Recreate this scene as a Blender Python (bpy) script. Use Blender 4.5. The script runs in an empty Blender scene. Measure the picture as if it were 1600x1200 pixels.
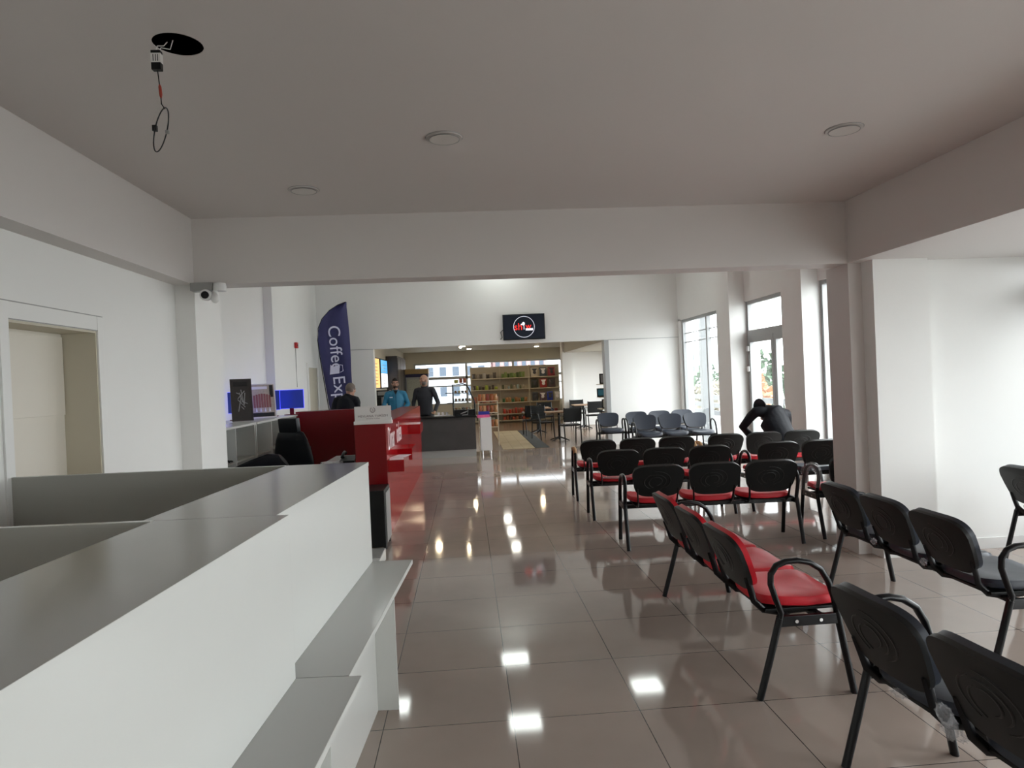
import bpy, bmesh, math, random
from mathutils import Vector, Matrix, Euler
random.seed(7)
sc = bpy.context.scene
col = sc.collection
PI = math.pi

# ------------------------------------------------------------------ camera
fwd_yaw, fwd_pitch, roll = -0.067109, -0.00627, -0.043298
cy, sy = math.cos(fwd_yaw), math.sin(fwd_yaw); cp, sp = math.cos(fwd_pitch), math.sin(fwd_pitch)
r0 = Vector((cy, sy, 0)); f0 = Vector((-sy*cp, cy*cp, sp)); u0 = r0.cross(f0)
r1 = math.cos(roll)*r0 + math.sin(roll)*u0; u1 = -math.sin(roll)*r0 + math.cos(roll)*u0
camd = bpy.data.cameras.new('camera'); cam = bpy.data.objects.new('camera', camd); col.objects.link(cam)
m = Matrix.Identity(4)
for i in range(3):
    m[i][0] = r1[i]; m[i][1] = u1[i]; m[i][2] = -f0[i]
m[0][3], m[1][3], m[2][3] = 0, 0, 1.585
cam.matrix_world = m
camd.sensor_width = 36; camd.lens = 1059.26/1600*36; camd.clip_start = .05; camd.clip_end = 500
sc.camera = cam

# ------------------------------------------------------------------ world, exposure
sc.view_settings.view_transform = 'Standard'; sc.view_settings.look = 'None'
sc.view_settings.gamma = 1; sc.view_settings.use_curve_mapping = False
sc.view_settings.exposure = 1.65
try:
    sc.cycles.use_denoising = True
    sc.cycles.max_bounces = 14; sc.cycles.diffuse_bounces = 9; sc.cycles.glossy_bounces = 6
    sc.cycles.transparent_max_bounces = 24; sc.cycles.transmission_bounces = 8
    sc.cycles.sample_clamp_indirect = 6; sc.cycles.caustics_reflective = False
except Exception:
    pass
SKY = 3.6
wld = bpy.data.worlds.new('overcast_sky'); sc.world = wld; wld.use_nodes = True
nt = wld.node_tree; bg = nt.nodes['Background']
tc = nt.nodes.new('ShaderNodeTexCoord'); sp_ = nt.nodes.new('ShaderNodeSeparateXYZ'); cr = nt.nodes.new('ShaderNodeValToRGB')
nt.links.new(tc.outputs['Generated'], sp_.inputs[0]); nt.links.new(sp_.outputs['Z'], cr.inputs[0]); nt.links.new(cr.outputs[0], bg.inputs[0])
cr.color_ramp.elements[0].position = 0.0; cr.color_ramp.elements[0].color = (.82, .83, .84, 1)
cr.color_ramp.elements[1].position = 0.5; cr.color_ramp.elements[1].color = (.97, .98, 1.0, 1)
bg.inputs[1].default_value = SKY

def portal(loc, rot, sx, sy_):
    L = bpy.data.lights.new('window_portal', 'AREA'); L.shape = 'RECTANGLE'; L.size = sx; L.size_y = sy_
    L.cycles.is_portal = True
    o = bpy.data.objects.new('window_portal', L); col.objects.link(o); o.location = loc; o.rotation_euler = rot
# daylight windows of the right side (portals only guide the sky light)
WINY = [(-3.6, -1.05), (-.45, 1.5), (2.1, 3.95), (4.15, 5.4), (6.0, 6.6), (7.2, 9.09), (9.7, 11.57), (12.15, 15.12)]
for a, b in WINY:
    portal((5.12, (a+b)/2, 1.4), (0, PI/2, 0), 2.7, b-a)
portal((5.12, 19.2, 1.4), (0, PI/2, 0), 2.4, 4.6)
portal((.85, 25.75, 1.55), (-PI/2, 0, 0), 5.6, 1.6)

# ------------------------------------------------------------------ materials
def mat(name, c, rough=.5, metal=0, spec=.5, noise=0, nscale=8, bump=0, emit=None, es=0, coat=0, alpha=1):
    mt = bpy.data.materials.new(name); mt.use_nodes = True; n = mt.node_tree; b = n.nodes['Principled BSDF']
    b.inputs['Base Color'].default_value = (*c, 1); b.inputs['Roughness'].default_value = rough
    b.inputs['Metallic'].default_value = metal; b.inputs['Specular IOR Level'].default_value = spec
    b.inputs['Coat Weight'].default_value = coat; b.inputs['Coat Roughness'].default_value = .05
    b.inputs['Alpha'].default_value = alpha
    if emit: b.inputs['Emission Color'].default_value = (*emit, 1); b.inputs['Emission Strength'].default_value = es
    if noise or bump:
        t = n.nodes.new('ShaderNodeTexCoord'); x = n.nodes.new('ShaderNodeTexNoise'); x.inputs['Scale'].default_value = nscale; x.inputs['Detail'].default_value = 4
        n.links.new(t.outputs['Object'], x.inputs['Vector'])
        if noise:
            mx = n.nodes.new('ShaderNodeMixRGB'); mx.blend_type = 'MIX'
            mx.inputs[1].default_value = (*[v*(1-noise) for v in c], 1); mx.inputs[2].default_value = (*[min(1, v*(1+noise)) for v in c], 1)
            n.links.new(x.outputs['Fac'], mx.inputs[0]); n.links.new(mx.outputs[0], b.inputs['Base Color'])
        if bump:
            bp = n.nodes.new('ShaderNodeBump'); bp.inputs['Strength'].default_value = bump; bp.inputs['Distance'].default_value = .01
            n.links.new(x.outputs['Fac'], bp.inputs['Height']); n.links.new(bp.outputs[0], b.inputs['Normal'])
    return mt

def tile_mat(name, c1, c2, mortar, size, off, rough, msize=.0022, rowh=None):
    mt = mat(name, c1, rough); n = mt.node_tree; b = n.nodes['Principled BSDF']
    t = n.nodes.new('ShaderNodeTexCoord'); mp = n.nodes.new('ShaderNodeMapping'); br = n.nodes.new('ShaderNodeTexBrick')
    mp.inputs['Location'].default_value = (-off[0], -off[1], 0)
    br.offset = 0; br.squash = 1; br.inputs['Scale'].default_value = 1; br.inputs['Mortar Size'].default_value = msize
    br.inputs['Mortar Smooth'].default_value = 0; br.inputs['Bias'].default_value = 0
    br.inputs['Brick Width'].default_value = size; br.inputs['Row Height'].default_value = rowh or size
    br.inputs['Color1'].default_value = (*c1, 1); br.inputs['Color2'].default_value = (*c2, 1); br.inputs['Mortar'].default_value = (*mortar, 1)
    n.links.new(t.outputs['Object'], mp.inputs[0]); n.links.new(mp.outputs[0], br.inputs['Vector'])
    x = n.nodes.new('ShaderNodeTexNoise'); x.inputs['Scale'].default_value = 1.7; x.inputs['Detail'].default_value = 5
    n.links.new(t.outputs['Object'], x.inputs['Vector'])
    mx = n.nodes.new('ShaderNodeMixRGB'); mx.blend_type = 'MULTIPLY'; mx.inputs[0].default_value = .35
    n.links.new(br.outputs['Color'], mx.inputs[1]); n.links.new(x.outputs['Fac'], mx.inputs[2])
    gm = n.nodes.new('ShaderNodeGamma'); gm.inputs[1].default_value = 1
    n.links.new(mx.outputs[0], gm.inputs[0]); n.links.new(gm.outputs[0], b.inputs['Base Color'])
    return mt

M = {}
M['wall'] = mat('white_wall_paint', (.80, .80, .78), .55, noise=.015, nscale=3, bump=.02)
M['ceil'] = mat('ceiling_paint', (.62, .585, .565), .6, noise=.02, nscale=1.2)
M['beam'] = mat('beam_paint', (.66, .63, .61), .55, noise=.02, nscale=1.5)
M['floor'] = tile_mat('polished_porcelain_tiles', (.46, .375, .325), (.435, .355, .31), (.06, .05, .045), .6, (-.4509-.6*20, .7478-.6*20), .06)
M['floor'].node_tree.nodes['Principled BSDF'].inputs['Specular IOR Level'].default_value = .62
M['shopfloor'] = tile_mat('brown_wood_laminate', (.32, .22, .15), (.25, .17, .115), (.09, .06, .04), .9, (-9, -9), .25, .002, .12)
M['door'] = mat('cream_door', (.70, .66, .58), .45, noise=.02, nscale=5)
M['jamb'] = mat('beige_jamb', (.56, .52, .42), .5)
M['lam'] = mat('white_laminate', (.70, .715, .69), .22, noise=.01)
M['lamtop'] = mat('grey_white_laminate_top', (.40, .40, .385), .14, noise=.02, nscale=2)
M['laminner'] = mat('shaded_white_laminate', (.40, .40, .365), .45)  # white laminate with its shade put into the colour
M['red'] = mat('gloss_red_laminate', (.36, .006, .010), .12, spec=.6)
M['redmat'] = mat('red_laminate', (.20, .0045, .0075), .22)
M['black'] = mat('black_plastic', (.009, .0098, .0098), .42, spec=.28)
M['blackm'] = mat('black_metal_tube', (.006, .006, .007), .28, spec=.3)
M['emboss'] = mat('black_plastic_gloss_relief', (.009, .0095, .0095), .34, spec=.32)
M['redseat'] = mat('red_vinyl', (.56, .016, .028), .42, spec=.3, noise=.05, nscale=20)
M['navy'] = mat('navy_vinyl', (.020, .026, .040), .38, noise=.05, nscale=20)
M['chrome'] = mat('bolt_steel', (.7, .7, .7), .25, 1)
M['alu'] = mat('grey_aluminium', (.36, .37, .37), .4, .3)
M['alud'] = mat('dark_grey_aluminium', (.16, .17, .175), .45, .2)
M['wrap'] = mat('crumpled_clear_plastic', (.60, .61, .64), .12, alpha=.20, bump=.12, nscale=30)
M['tan'] = mat('tan_foam_tape', (.45, .27, .13), .8, noise=.4, nscale=60)
M['paper'] = mat('white_paper', (.82, .80, .84), .6)
M['sign'] = mat('sign_white', (.78, .76, .74), .35)
M['ink'] = mat('sign_ink', (.25, .20, .20), .5)
M['letter'] = mat('white_lettering', (.85, .83, .83), .4)
M['dkgrey'] = mat('dark_grey_front', (.055, .053, .052), .4, noise=.25, nscale=6)
M['silver'] = mat('silver_plinth', (.45, .47, .46), .3, .4)
M['leather'] = mat('black_leather', (.006, .007, .010), .42, spec=.3)
M['blue'] = mat('blue_lit_screen', (.01, .02, .16), .3, emit=(.02, .045, .33), es=.12)
M['bluelit'] = mat('blue_led_edge', (.1, .1, .9), .3, emit=(.05, .06, 1.0), es=.7)
M['acryl'] = mat('clear_acrylic', (.62, .62, .95), .1, alpha=.18)
M['screen'] = mat('tv_screen', (.004, .005, .008), .2, spec=.15, emit=(.02, .025, .035), es=.15)
M['redglow'] = mat('red_screen_letters', (.5, .01, .01), .4, emit=(1, .03, .02), es=.4)
M['whiteglow'] = mat('white_screen_marks', (.7, .7, .8), .4, emit=(.85, .85, .95), es=.3)
M['flag'] = mat('navy_flag_cloth', (.035, .036, .13), .6, noise=.25, nscale=3)
M['flagtext'] = mat('pale_flag_print', (.62, .63, .80), .6)
M['hole'] = mat('black_cavity', (.004, .004, .004), .9)
M['diff'] = mat('lamp_diffuser', (.60, .58, .55), .35)
M['trim'] = mat('white_lamp_ring', (.50, .48, .46), .3)
M['grey'] = mat('mid_grey_plastic', (.30, .30, .29), .4)
M['white'] = mat('white_plastic', (.72, .72, .71), .35)
M['skin'] = mat('skin', (.48, .27, .19), .5)
M['hairb'] = mat('dark_brown_hair', (.018, .012, .010), .6)
M['hairg'] = mat('grey_brown_hair', (.13, .10, .08), .7, noise=.4, nscale=60)
M['jblack'] = mat('black_jacket', (.007, .008, .011), .6, spec=.2, bump=.3, nscale=25)
M['jblue'] = mat('blue_rain_jacket', (.022, .19, .33), .5, bump=.5, nscale=14)
M['sweater'] = mat('charcoal_sweater', (.028, .029, .036), .8, bump=.3, nscale=60)
M['trous'] = mat('dark_trousers', (.015, .016, .022), .7)
M['shoe'] = mat('black_shoe', (.01, .01, .01), .4)
M['wood'] = mat('light_wood_top', (.42, .27, .17), .4, noise=.15, nscale=12)
M['rug'] = tile_mat('tan_rug_weave', (.50, .40, .25), (.46, .37, .22), (.34, .27, .16), .25, (0, 0), .9, .006)
M['darkrug'] = mat('charcoal_rug', (.045, .05, .05), .9, noise=.3, nscale=30)
M['shelfmet'] = mat('cream_shelf_metal', (.62, .56, .44), .4)
M['shelfback'] = mat('beige_shelf_back', (.48, .42, .32), .5)
M['beige'] = mat('beige_shop_wall', (.50, .47, .39), .6)
M['brown'] = mat('dark_brown_panel', (.045, .035, .03), .45)
M['lightw'] = mat('ceiling_panel_lit', (.9, .9, .9), .4, emit=(.93, 1.0, .95), es=3.7)
M['lightshop'] = mat('shop_tube_lit', (.9, .9, .85), .4, emit=(1.0, .97, .86), es=14)
M['lightwarm'] = mat('warm_bulb', (.9, .8, .6), .4, emit=(1.0, .80, .52), es=60)
M['orangeb'] = mat('orange_lit_menu', (.8, .4, .1), .4, emit=(1.0, .50, .16), es=.4)
M['blueb'] = mat('blue_lit_menu', (.1, .4, .7), .4, emit=(.10, .42, .80), es=.33)
M['whiteb'] = mat('white_lit_menu', (.8, .8, .8), .4, emit=(.95, .93, 1), es=.4)
M['skirt'] = mat('white_baseboard', (.72, .72, .71), .4)
M['pave'] = mat('grey_paving', (.35, .35, .34), .9, noise=.2, nscale=1)
M['grass'] = mat('dry_grass', (.20, .24, .10), .95, noise=.4, nscale=3)
M['leaf'] = mat('conifer_leaf', (.06, .10, .06), .9, noise=.4, nscale=5)
M['leafo'] = mat('autumn_leaf', (.42, .22, .12), .9, noise=.4, nscale=5)
M['bark'] = mat('bark', (.12, .09, .07), .9)
M['facade'] = mat('pale_facade', (.62, .66, .70), .8, noise=.1, nscale=.2)
M['facader'] = mat('reddish_facade', (.55, .34, .32), .8)
M['facwin'] = mat('facade_window', (.10, .13, .17), .3)
def C(name, c, r=.45): 
    if name not in M: M[name] = mat(name, c, r, noise=.25, nscale=35)
    return M[name]

def glass_mat():
    mt = bpy.data.materials.new('window_glass'); mt.use_nodes = True; n = mt.node_tree; n.nodes.clear()
    o = n.nodes.new('ShaderNodeOutputMaterial'); mx = n.nodes.new('ShaderNodeMixShader'); t = n.nodes.new('ShaderNodeBsdfTransparent'); g = n.nodes.new('ShaderNodeBsdfGlossy')
    fr = n.nodes.new('ShaderNodeFresnel'); fr.inputs[0].default_value = 1.45; g.inputs['Roughness'].default_value = .02
    t.inputs[0].default_value = (.95, .97, .97, 1)
    ge = n.nodes.new('ShaderNodeNewGeometry'); mr = n.nodes.new('ShaderNodeMapRange')       # same reflectance on both faces of the thin pane
    mr.inputs['To Min'].default_value = 1.45; mr.inputs['To Max'].default_value = 1/1.45
    n.links.new(ge.outputs['Backfacing'], mr.inputs['Value']); n.links.new(mr.outputs[0], fr.inputs[0])
    n.links.new(fr.outputs[0], mx.inputs[0]); n.links.new(t.outputs[0], mx.inputs[1]); n.links.new(g.outputs[0], mx.inputs[2]); n.links.new(mx.outputs[0], o.inputs[0])
    return mt
M['glass'] = glass_mat()
M['dimmed'] = glass_mat(); M['dimmed'].name = 'dimmed_window_glass'  # tint added to the rear shop pane to dim sky and floor reflection
[n_ for n_ in M['dimmed'].node_tree.nodes if n_.type == 'BSDF_TRANSPARENT'][0].inputs[0].default_value = (.66, .68, .69, 1)

# ------------------------------------------------------------------ helpers
class B:
    """collects shapes for one mesh"""
    def __init__(s): s.b = bmesh.new()
    def box(s, x0, x1, y0, y1, z0, z1, bev=0):
        vs = [s.b.verts.new((x, y, z)) for x in (x0, x1) for y in (y0, y1) for z in (z0, z1)]
        f = [(0, 1, 3, 2), (4, 6, 7, 5), (0, 4, 5, 1), (2, 3, 7, 6), (0, 2, 6, 4), (1, 5, 7, 3)]
        fs = [s.b.faces.new([vs[i] for i in q]) for q in f]
        if bev:
            es = list({e for fc in fs for e in fc.edges})
            bmesh.ops.bevel(s.b, geom=es, offset=bev, segments=2, affect='EDGES', profile=.7)
        return s
    def mbox(s, mtx, hx, hy, hz, bev=0):
        n0 = set(s.b.verts); s.box(-hx, hx, -hy, hy, -hz, hz, bev)
        for v in s.b.verts:
            if v not in n0: v.co = mtx @ v.co
        return s
    def tube(s, pts, r, n=10, closed=False, up=Vector((0, 0, 1)), caps=True):
        pts = [Vector(p) for p in pts]; N = len(pts); rings = []
        for i, p in enumerate(pts):
            a = pts[(i-1) % N] if (closed or i > 0) else p; c = pts[(i+1) % N] if (closed or i < N-1) else p
            d = (c-a).normalized(); x = d.cross(up)
            if x.length < 1e-3: x = d.cross(Vector((0, 1, 0.001)))
            x.normalize(); y = x.cross(d).normalized()
            rr = r[i] if isinstance(r, list) else r
            ra, rb = rr if isinstance(rr, tuple) else (rr, rr)
            rings.append([s.b.verts.new(p + x*math.cos(2*PI*k/n)*ra + y*math.sin(2*PI*k/n)*rb) for k in range(n)])
        for i in range(N if closed else N-1):
            a, c = rings[i], rings[(i+1) % N]
            for k in range(n): s.b.faces.new((a[k], a[(k+1) % n], c[(k+1) % n], c[k]))
        if caps and not closed: s.b.faces.new(list(reversed(rings[0]))); s.b.faces.new(rings[-1])
        return s
    def ell(s, c, r, seg=16, rings=10, mtx=None):
        T = Matrix.Translation(c) @ (mtx or Matrix.Identity(4)) @ Matrix.Diagonal((*r, 1))
        bmesh.ops.create_uvsphere(s.b, u_segments=seg, v_segments=rings, radius=1, matrix=T); return s
    def prism(s, poly, axis, a, b_):
        """poly: 2D points, extruded along axis from a to b_"""
        def P(u, v, w): return {'x': (w, u, v), 'y': (u, w, v), 'z': (u, v, w)}[axis]
        v0 = [s.b.verts.new(P(u, v, a)) for u, v in poly]; v1 = [s.b.verts.new(P(u, v, b_)) for u, v in poly]
        n = len(poly); s.b.faces.new(v0); s.b.faces.new(list(reversed(v1)))
        for i in range(n): s.b.faces.new((v0[i], v1[i], v1[(i+1) % n], v0[(i+1) % n]))
        return s
    def lathe(s, prof, c=(0, 0, 0), n=24):
        rings = []
        for r, z in prof: rings.append([s.b.verts.new((c[0]+r*math.cos(2*PI*k/n), c[1]+r*math.sin(2*PI*k/n), c[2]+z)) for k in range(n)])
        for a, c2 in zip(rings, rings[1:]):
            for k in range(n): s.b.faces.new((a[k], a[(k+1) % n], c2[(k+1) % n], c2[k]))
        s.b.faces.new(list(reversed(rings[0]))); s.b.faces.new(rings[-1]); return s
    def go(s, name, material, parent=None, smooth=False, loc=None, rot=None, **props):
        bmesh.ops.recalc_face_normals(s.b, faces=s.b.faces)
        me = bpy.data.meshes.new(name); s.b.to_mesh(me); s.b.free(); me.materials.append(material)
        if smooth:
            for p in me.polygons: p.use_smooth = True
            try: me.set_sharp_from_angle(angle=math.radians(38))
            except Exception: pass
        o = bpy.data.objects.new(name, me); col.objects.link(o)
        if parent: o.parent = parent
        if loc: o.location = loc
        if rot: o.rotation_euler = rot
        for k, v in props.items(): o[k] = v
        return o

def root(name, label, cat, loc=(0, 0, 0), rz=0, group=None, rot=None):
    o = bpy.data.objects.new(name, None); col.objects.link(o); o.location = loc
    o.rotation_euler = rot or (0, 0, rz); o.empty_display_size = .1
    o['label'] = label; o['category'] = cat
    if group: o['group'] = group
    return o
def tag(o, label, cat, group=None):
    o['label'] = label; o['category'] = cat
    if group: o['group'] = group
    return o
def copy_tree(o, parent=None):
    c = o.copy(); col.objects.link(c)
    if parent: c.parent = parent
    for ch in list(o.children): copy_tree(ch, c)
    return c
def st(o): o['kind'] = 'structure'; return o
def sbox(name, mt, *a, **k): return st(B().box(*a).go(name, mt, **k))
def text(name, s, size, mt, parent, mtx, extrude=.002, align='CENTER', sx=1):
    cu = bpy.data.curves.new(name, 'FONT'); cu.body = s; cu.size = size; cu.extrude = extrude; cu.align_x = align; cu.align_y = 'CENTER'; cu.space_character = 1.1 if name == 'lettering' and sx < .8 else 1.0
    t = bpy.data.objects.new(name, cu); col.objects.link(t)
    me = bpy.data.meshes.new_from_object(t.evaluated_get(bpy.context.evaluated_depsgraph_get()))
    bpy.data.objects.remove(t); me.materials.clear(); me.materials.append(mt)
    me.transform(mtx @ Matrix.Diagonal((sx, 1, 1, 1)))
    o = bpy.data.objects.new(name, me); col.objects.link(o); o.parent = parent
    return o
def frame(xv, yv, o):
    """matrix whose local x/y run along xv/yv"""
    xv = Vector(xv).normalized(); yv = Vector(yv).normalized(); z = xv.cross(yv)
    mm = Matrix.Identity(4)
    for i in range(3): mm[i][0] = xv[i]; mm[i][1] = yv[i]; mm[i][2] = z[i]; mm[i][3] = o[i]
    return mm

# ================================================================== STRUCTURE
ZC, ZB, ZH = 2.95, 2.435, 4.5            # lounge ceiling, beam soffit, hall ceiling
XL, XBL, XBR, XR = -2.24, -2.09, 3.21, 4.91
sbox('floor', M['floor'], -3.6, 5.16, -4, 15.3, -.12, 0)
sbox('floor', M['shopfloor'], -2.5, 5.16, 15.3, 26, -.12, .001)
# ceiling of the near lounge, with the open lamp hole
hc = Vector((-1.066, 2.737)); hr = .092
b = B(); n = 40
inner = [b.b.verts.new((hc.x+hr*math.cos(2*PI*k/n), hc.y+hr*math.sin(2*PI*k/n), ZC)) for k in range(n)]
top = [b.b.verts.new((v.co.x, v.co.y, ZC+.003)) for v in inner]
def sq(a):
    c_, s_ = math.cos(a), math.sin(a); q = max(abs(c_), abs(s_)); return (hc.x+.2*c_/q, hc.y+.2*s_/q)
outer = [b.b.verts.new((*sq(2*PI*k/n), ZC)) for k in range(n)]
for k in range(n):
    b.b.faces.new((inner[k], inner[(k+1) % n], outer[(k+1) % n], outer[k])); b.b.faces.new((inner[k], top[k], top[(k+1) % n], inner[(k+1) % n]))
def quad(x0, x1, y0, y1): b.b.faces.new([b.b.verts.new(p) for p in ((x0, y0, ZC), (x1, y0, ZC), (x1, y1, ZC), (x0, y1, ZC))])
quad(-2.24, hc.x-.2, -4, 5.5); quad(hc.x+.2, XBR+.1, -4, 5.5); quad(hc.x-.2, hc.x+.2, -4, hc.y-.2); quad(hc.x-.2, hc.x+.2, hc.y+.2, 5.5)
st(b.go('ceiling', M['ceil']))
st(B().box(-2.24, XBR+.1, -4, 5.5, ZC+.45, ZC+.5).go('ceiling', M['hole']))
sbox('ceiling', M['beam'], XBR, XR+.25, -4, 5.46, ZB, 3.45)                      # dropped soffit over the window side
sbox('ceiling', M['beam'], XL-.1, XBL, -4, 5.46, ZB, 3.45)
sbox('ceiling', M['wall'], -3.6, 5.16, 5.46, 15.5, ZH, ZH+.1)
sbox('ceiling', M['beige'], -2.5, 5.16, 15.55, 26, 2.75, 2.85)
sbox('wall_front', M['beam'], -3.6, 5.16, 5.46, 5.70, ZB, ZH)                    # cross beam and wall above it
# left wall of the lounge with door recess
DY0, DY1, DZ = 3.49, 4.30, 1.99
sbox('wall_left', M['wall'], -2.62, XL, -4, DY0, 0, 3.45)
sbox('wall_left', M['wall'], -3.6, XL, DY1, 5.70, 0, ZB)
sbox('wall_left', M['wall'], -2.62, XL, DY0, DY1, DZ, 3.45)
sbox('wall_left', M['wall'], -3.6, -3.26, 5.7, 15.3, 0, ZH)
sbox('wall_left', M['wall'], XL-.05, XBL, 5.46, 6.02, 0, ZB)                     # pier under the beam
d1 = st(B().box(-2.62, -2.44, DY0, DY1, 0, DZ).go('door_1', M['door']))
B().box(-2.44, XL+.001, DY1-.012, DY1, 0, DZ).box(-2.44, XL+.001, DY0, DY0+.012, 0, DZ).box(-2.44, XL+.001, DY0+.012, DY1-.012, DZ-.012, DZ).go('door_lining', M['jamb'], d1)
B().box(XL, XL+.012, DY1, DY1+.065, 0, DZ+.09, .003).box(XL, XL+.012, DY0-.065, DY0, 0, DZ+.09, .003).box(XL, XL+.010, DY0, DY1, DZ, DZ+.09, .003).go('door_architrave', M['wall'], d1)
B().box(XL, XL+.006, DY1+.065, DY1+.071, 0, DZ+.096).box(XL, XL+.006, DY0-.07, DY1+.065, DZ+.09, DZ+.096).box(XL+.01, XL+.0125, DY0, DY1, DZ+.001, DZ+.006).go('shadow_line', M['grey'], d1)
B().box(-2.44, -2.425, DY0+.05, DY1-.05, .02, .9, .004).box(-2.44, -2.428, DY0+.02, DY1-.02, DZ-.5, DZ-.03, .003).go('door_panel', M['door'], d1)
B().tube([(-2.40, DY0+.08, 1.0), (-2.38, DY0+.08, 1.0), (-2.38, DY0+.2, 1.0)], .009).go('door_handle', M['chrome'], d1, True)
# hall left wall pilasters
sbox('wall_left', M['wall'], -3.27, -3.12, 11.35, 12.0, 0, ZH)
sbox('wall_left', M['wall'], -3.27, -3.12, 8.5, 8.75, 0, ZH)
# far-left door of the hall
d2 = st(B().box(-3.262, -3.25, 14.25, 15.05, 0, 2.02).go('door_2', M['jamb']))
B().box(-3.262, -3.23, 14.17, 14.25, 0, 2.12, .004).box(-3.262, -3.23, 15.05, 15.13, 0, 2.12, .004).box(-3.262, -3.23, 14.25, 15.05, 2.02, 2.12, .004).go('door_frame', M['wall'], d2)
# back wall of the hall with the wide opening to the shop
sbox('wall_back', M['wall'], -3.6, -2.04, 15.3, 15.55, 0, 2.40)
sbox('wall_back', M['wall'], 3.19, 5.16, 15.3, 15.55, 0, 2.40)
sbox('wall_back', M['wall'], -3.6, 5.16, 15.3, 15.55, 2.40, ZH)
sbox('trim_1', M['alu'], -2.60, -2.04, 15.285, 15.30, 2.395, 2.405)
sbox('trim_2', M['alu'], 3.27, 4.90, 15.285, 15.30, 2.395, 2.405)
sbox('trim_3', M['alu'], 3.17, 3.27, 15.27, 15.56, 0, 2.40)
sbox('wall_rear', M['wall'], -3.6, 5.16, -4.2, -4, 0, 3.45)
# pillar and return wall of the lounge's window side
sbox('wall_right', M['beam'], 3.215, 3.33, 5.46, 5.80, 0, ZB)
sbox('wall_right', M['wall'], 3.33, 3.80, 5.30, 5.80, 0, ZB)
sbox('wall_right', M['wall'], 3.80, XR, 5.41, 5.66, 0, ZB)
sbox('baseboard_right', M['skirt'], 3.80, XR, 5.395, 5.41, 0, .09)
# window wall: lintel, columns, sills
sbox('wall_right', M['wall'], XR, XR+.25, -4, 5.41, 2.435, 3.45)
sbox('wall_right', M['wall'], XR, XR+.25, 5.41, 15.3, 2.77, ZH)
for (a, c_) in ((-4, -3.6), (-1.05, -.45), (1.5, 2.1), (3.95, 4.15)): sbox('wall_right', M['wall'], XR, XR+.25, a, c_, 0, 2.5)
for (a, c_) in ((5.4, 6.0),): sbox('wall_right', M['wall'], XR, XR+.25, a, c_, 0, 2.8)
for (a, c_, pr) in ((6.6, 7.2, .24), (9.09, 9.70, .24), (11.57, 12.18, .28)): sbox('wall_right', M['wall'], XR-pr, XR+.25, a, c_, 0, ZH)
sbox('wall_right', M['wall'], XR, XR+.25, 15.12, 15.3, 0, 2.8)
for i, (a, c_) in enumerate(WINY):
    top_ = 2.435 if c_ < 5.5 else 2.77
    X = XR+.06
    w = st(B().box(X-.03, X+.04, a, a+.06, 0, top_).box(X-.03, X+.04, c_-.06, c_, 0, top_).box(X-.03, X+.04, a+.06, c_-.06, top_-.06, top_).box(X-.03, X+.04, a+.06, c_-.06, 0, .08).go('window_%d' % (i+1), M['alu']))
    B().box(X, X+.01, a+.06, c_-.06, .08, top_-.06).go('window_pane', M['glass'], w)
    if i in (3, 6):                                   # balcony-type doors with a transom light
        mid = (a+c_)/2-.1 if i == 6 else (a+c_)/2
        f = B().box(X-.05, X+.05, a+.06, c_-.06, 2.15, 2.26)
        for y0, y1 in ((a+.06, mid-.01), (mid+.01, c_-.06)):
            f.box(X-.05, X+.03, y0, y0+.08, .05, 2.15).box(X-.05, X+.03, y1-.08, y1, .05, 2.15).box(X-.05, X+.03, y0+.08, y1-.08, 2.05, 2.15).box(X-.05, X+.03, y0+.08, y1-.08, .05, .2)
        f.go('door_leaf_frame', M['alu'], w)
        if i == 6: B().box(X-.08, X-.05, c_-.12, c_-.04, 1.9, 1.99, .005).box(X-.08, X-.05, c_-.12, c_-.04, 1.55, 1.64, .005).go('door_hinge', M['white'], w)
    elif i in (7, 5):
        mm_ = 13.55 if i == 7 else 8.2
        B().box(X-.04, X+.04, mm_-.035, mm_+.035, .08, top_-.06).go('mullion', M['alu'], w)
        if i == 7: B().box(X+.02, X+.04, a+.06, c_-.06, 2.45, 2.47).box(X+.02, X+.04, a+.06, c_-.06, 2.25, 2.27).go('outer_rail', M['alud'], w)
    else:
        B().box(X-.04, X+.04, a+.06, c_-.06, 2.12, 2.2).go('transom', M['alu'], w)
# ------------- shop shell
sbox('wall_left', M['beige'], -2.55, -2.3, 15.55, 26, 0, 2.8)
sbox('wall_right', M['wall'], XR, XR+.25, 15.55, 16.9, 0, 2.8)
sbox('wall_right', M['wall'], XR, XR+.25, 21.5, 22.2, 0, 2.8)
sbox('wall_right', M['wall'], XR, XR+.25, 16.9, 21.5, 2.3, 2.8)
w = st(B().box(XR+.03, XR+.1, 16.9, 16.96, 0, 2.3).box(XR+.03, XR+.1, 21.44, 21.5, 0, 2.3).box(XR+.03, XR+.1, 19.15, 19.22, 0, 2.3).box(XR+.03, XR+.1, 16.96, 21.44, 2.24, 2.3).box(XR+.03, XR+.1, 16.96, 21.44, 0, .1).go('window_10', M['alu']))
B().box(XR+.06, XR+.07, 16.96, 21.44, .1, 2.24).go('window_pane', M['glass'], w)
sbox('wall_back', M['wall'], 3.45, 5.0, 22, 22.2, 0, 2.8)
sbox('wall_right', M['wall'], 3.13, 3.45, 21.8, 22.2, 0, 2.8)
sbox('wall_right', M['wall'], 3.62, 3.8, 22.2, 25.85, 0, 2.8)
sbox('ceiling', M['beige'], 3.19, XR, 15.55, 22, 2.39, 2.75)
YB_ = 25.6
for a in ((-2.5, 3.8, YB_, YB_+.2, 2.33, 2.8), (-2.5, -1.95, YB_, YB_+.2, 0, 2.33), (-1.95, 3.8, YB_, YB_+.2, 0, .75)):
    sbox('wall_back', M['beige'], *a)
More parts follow.
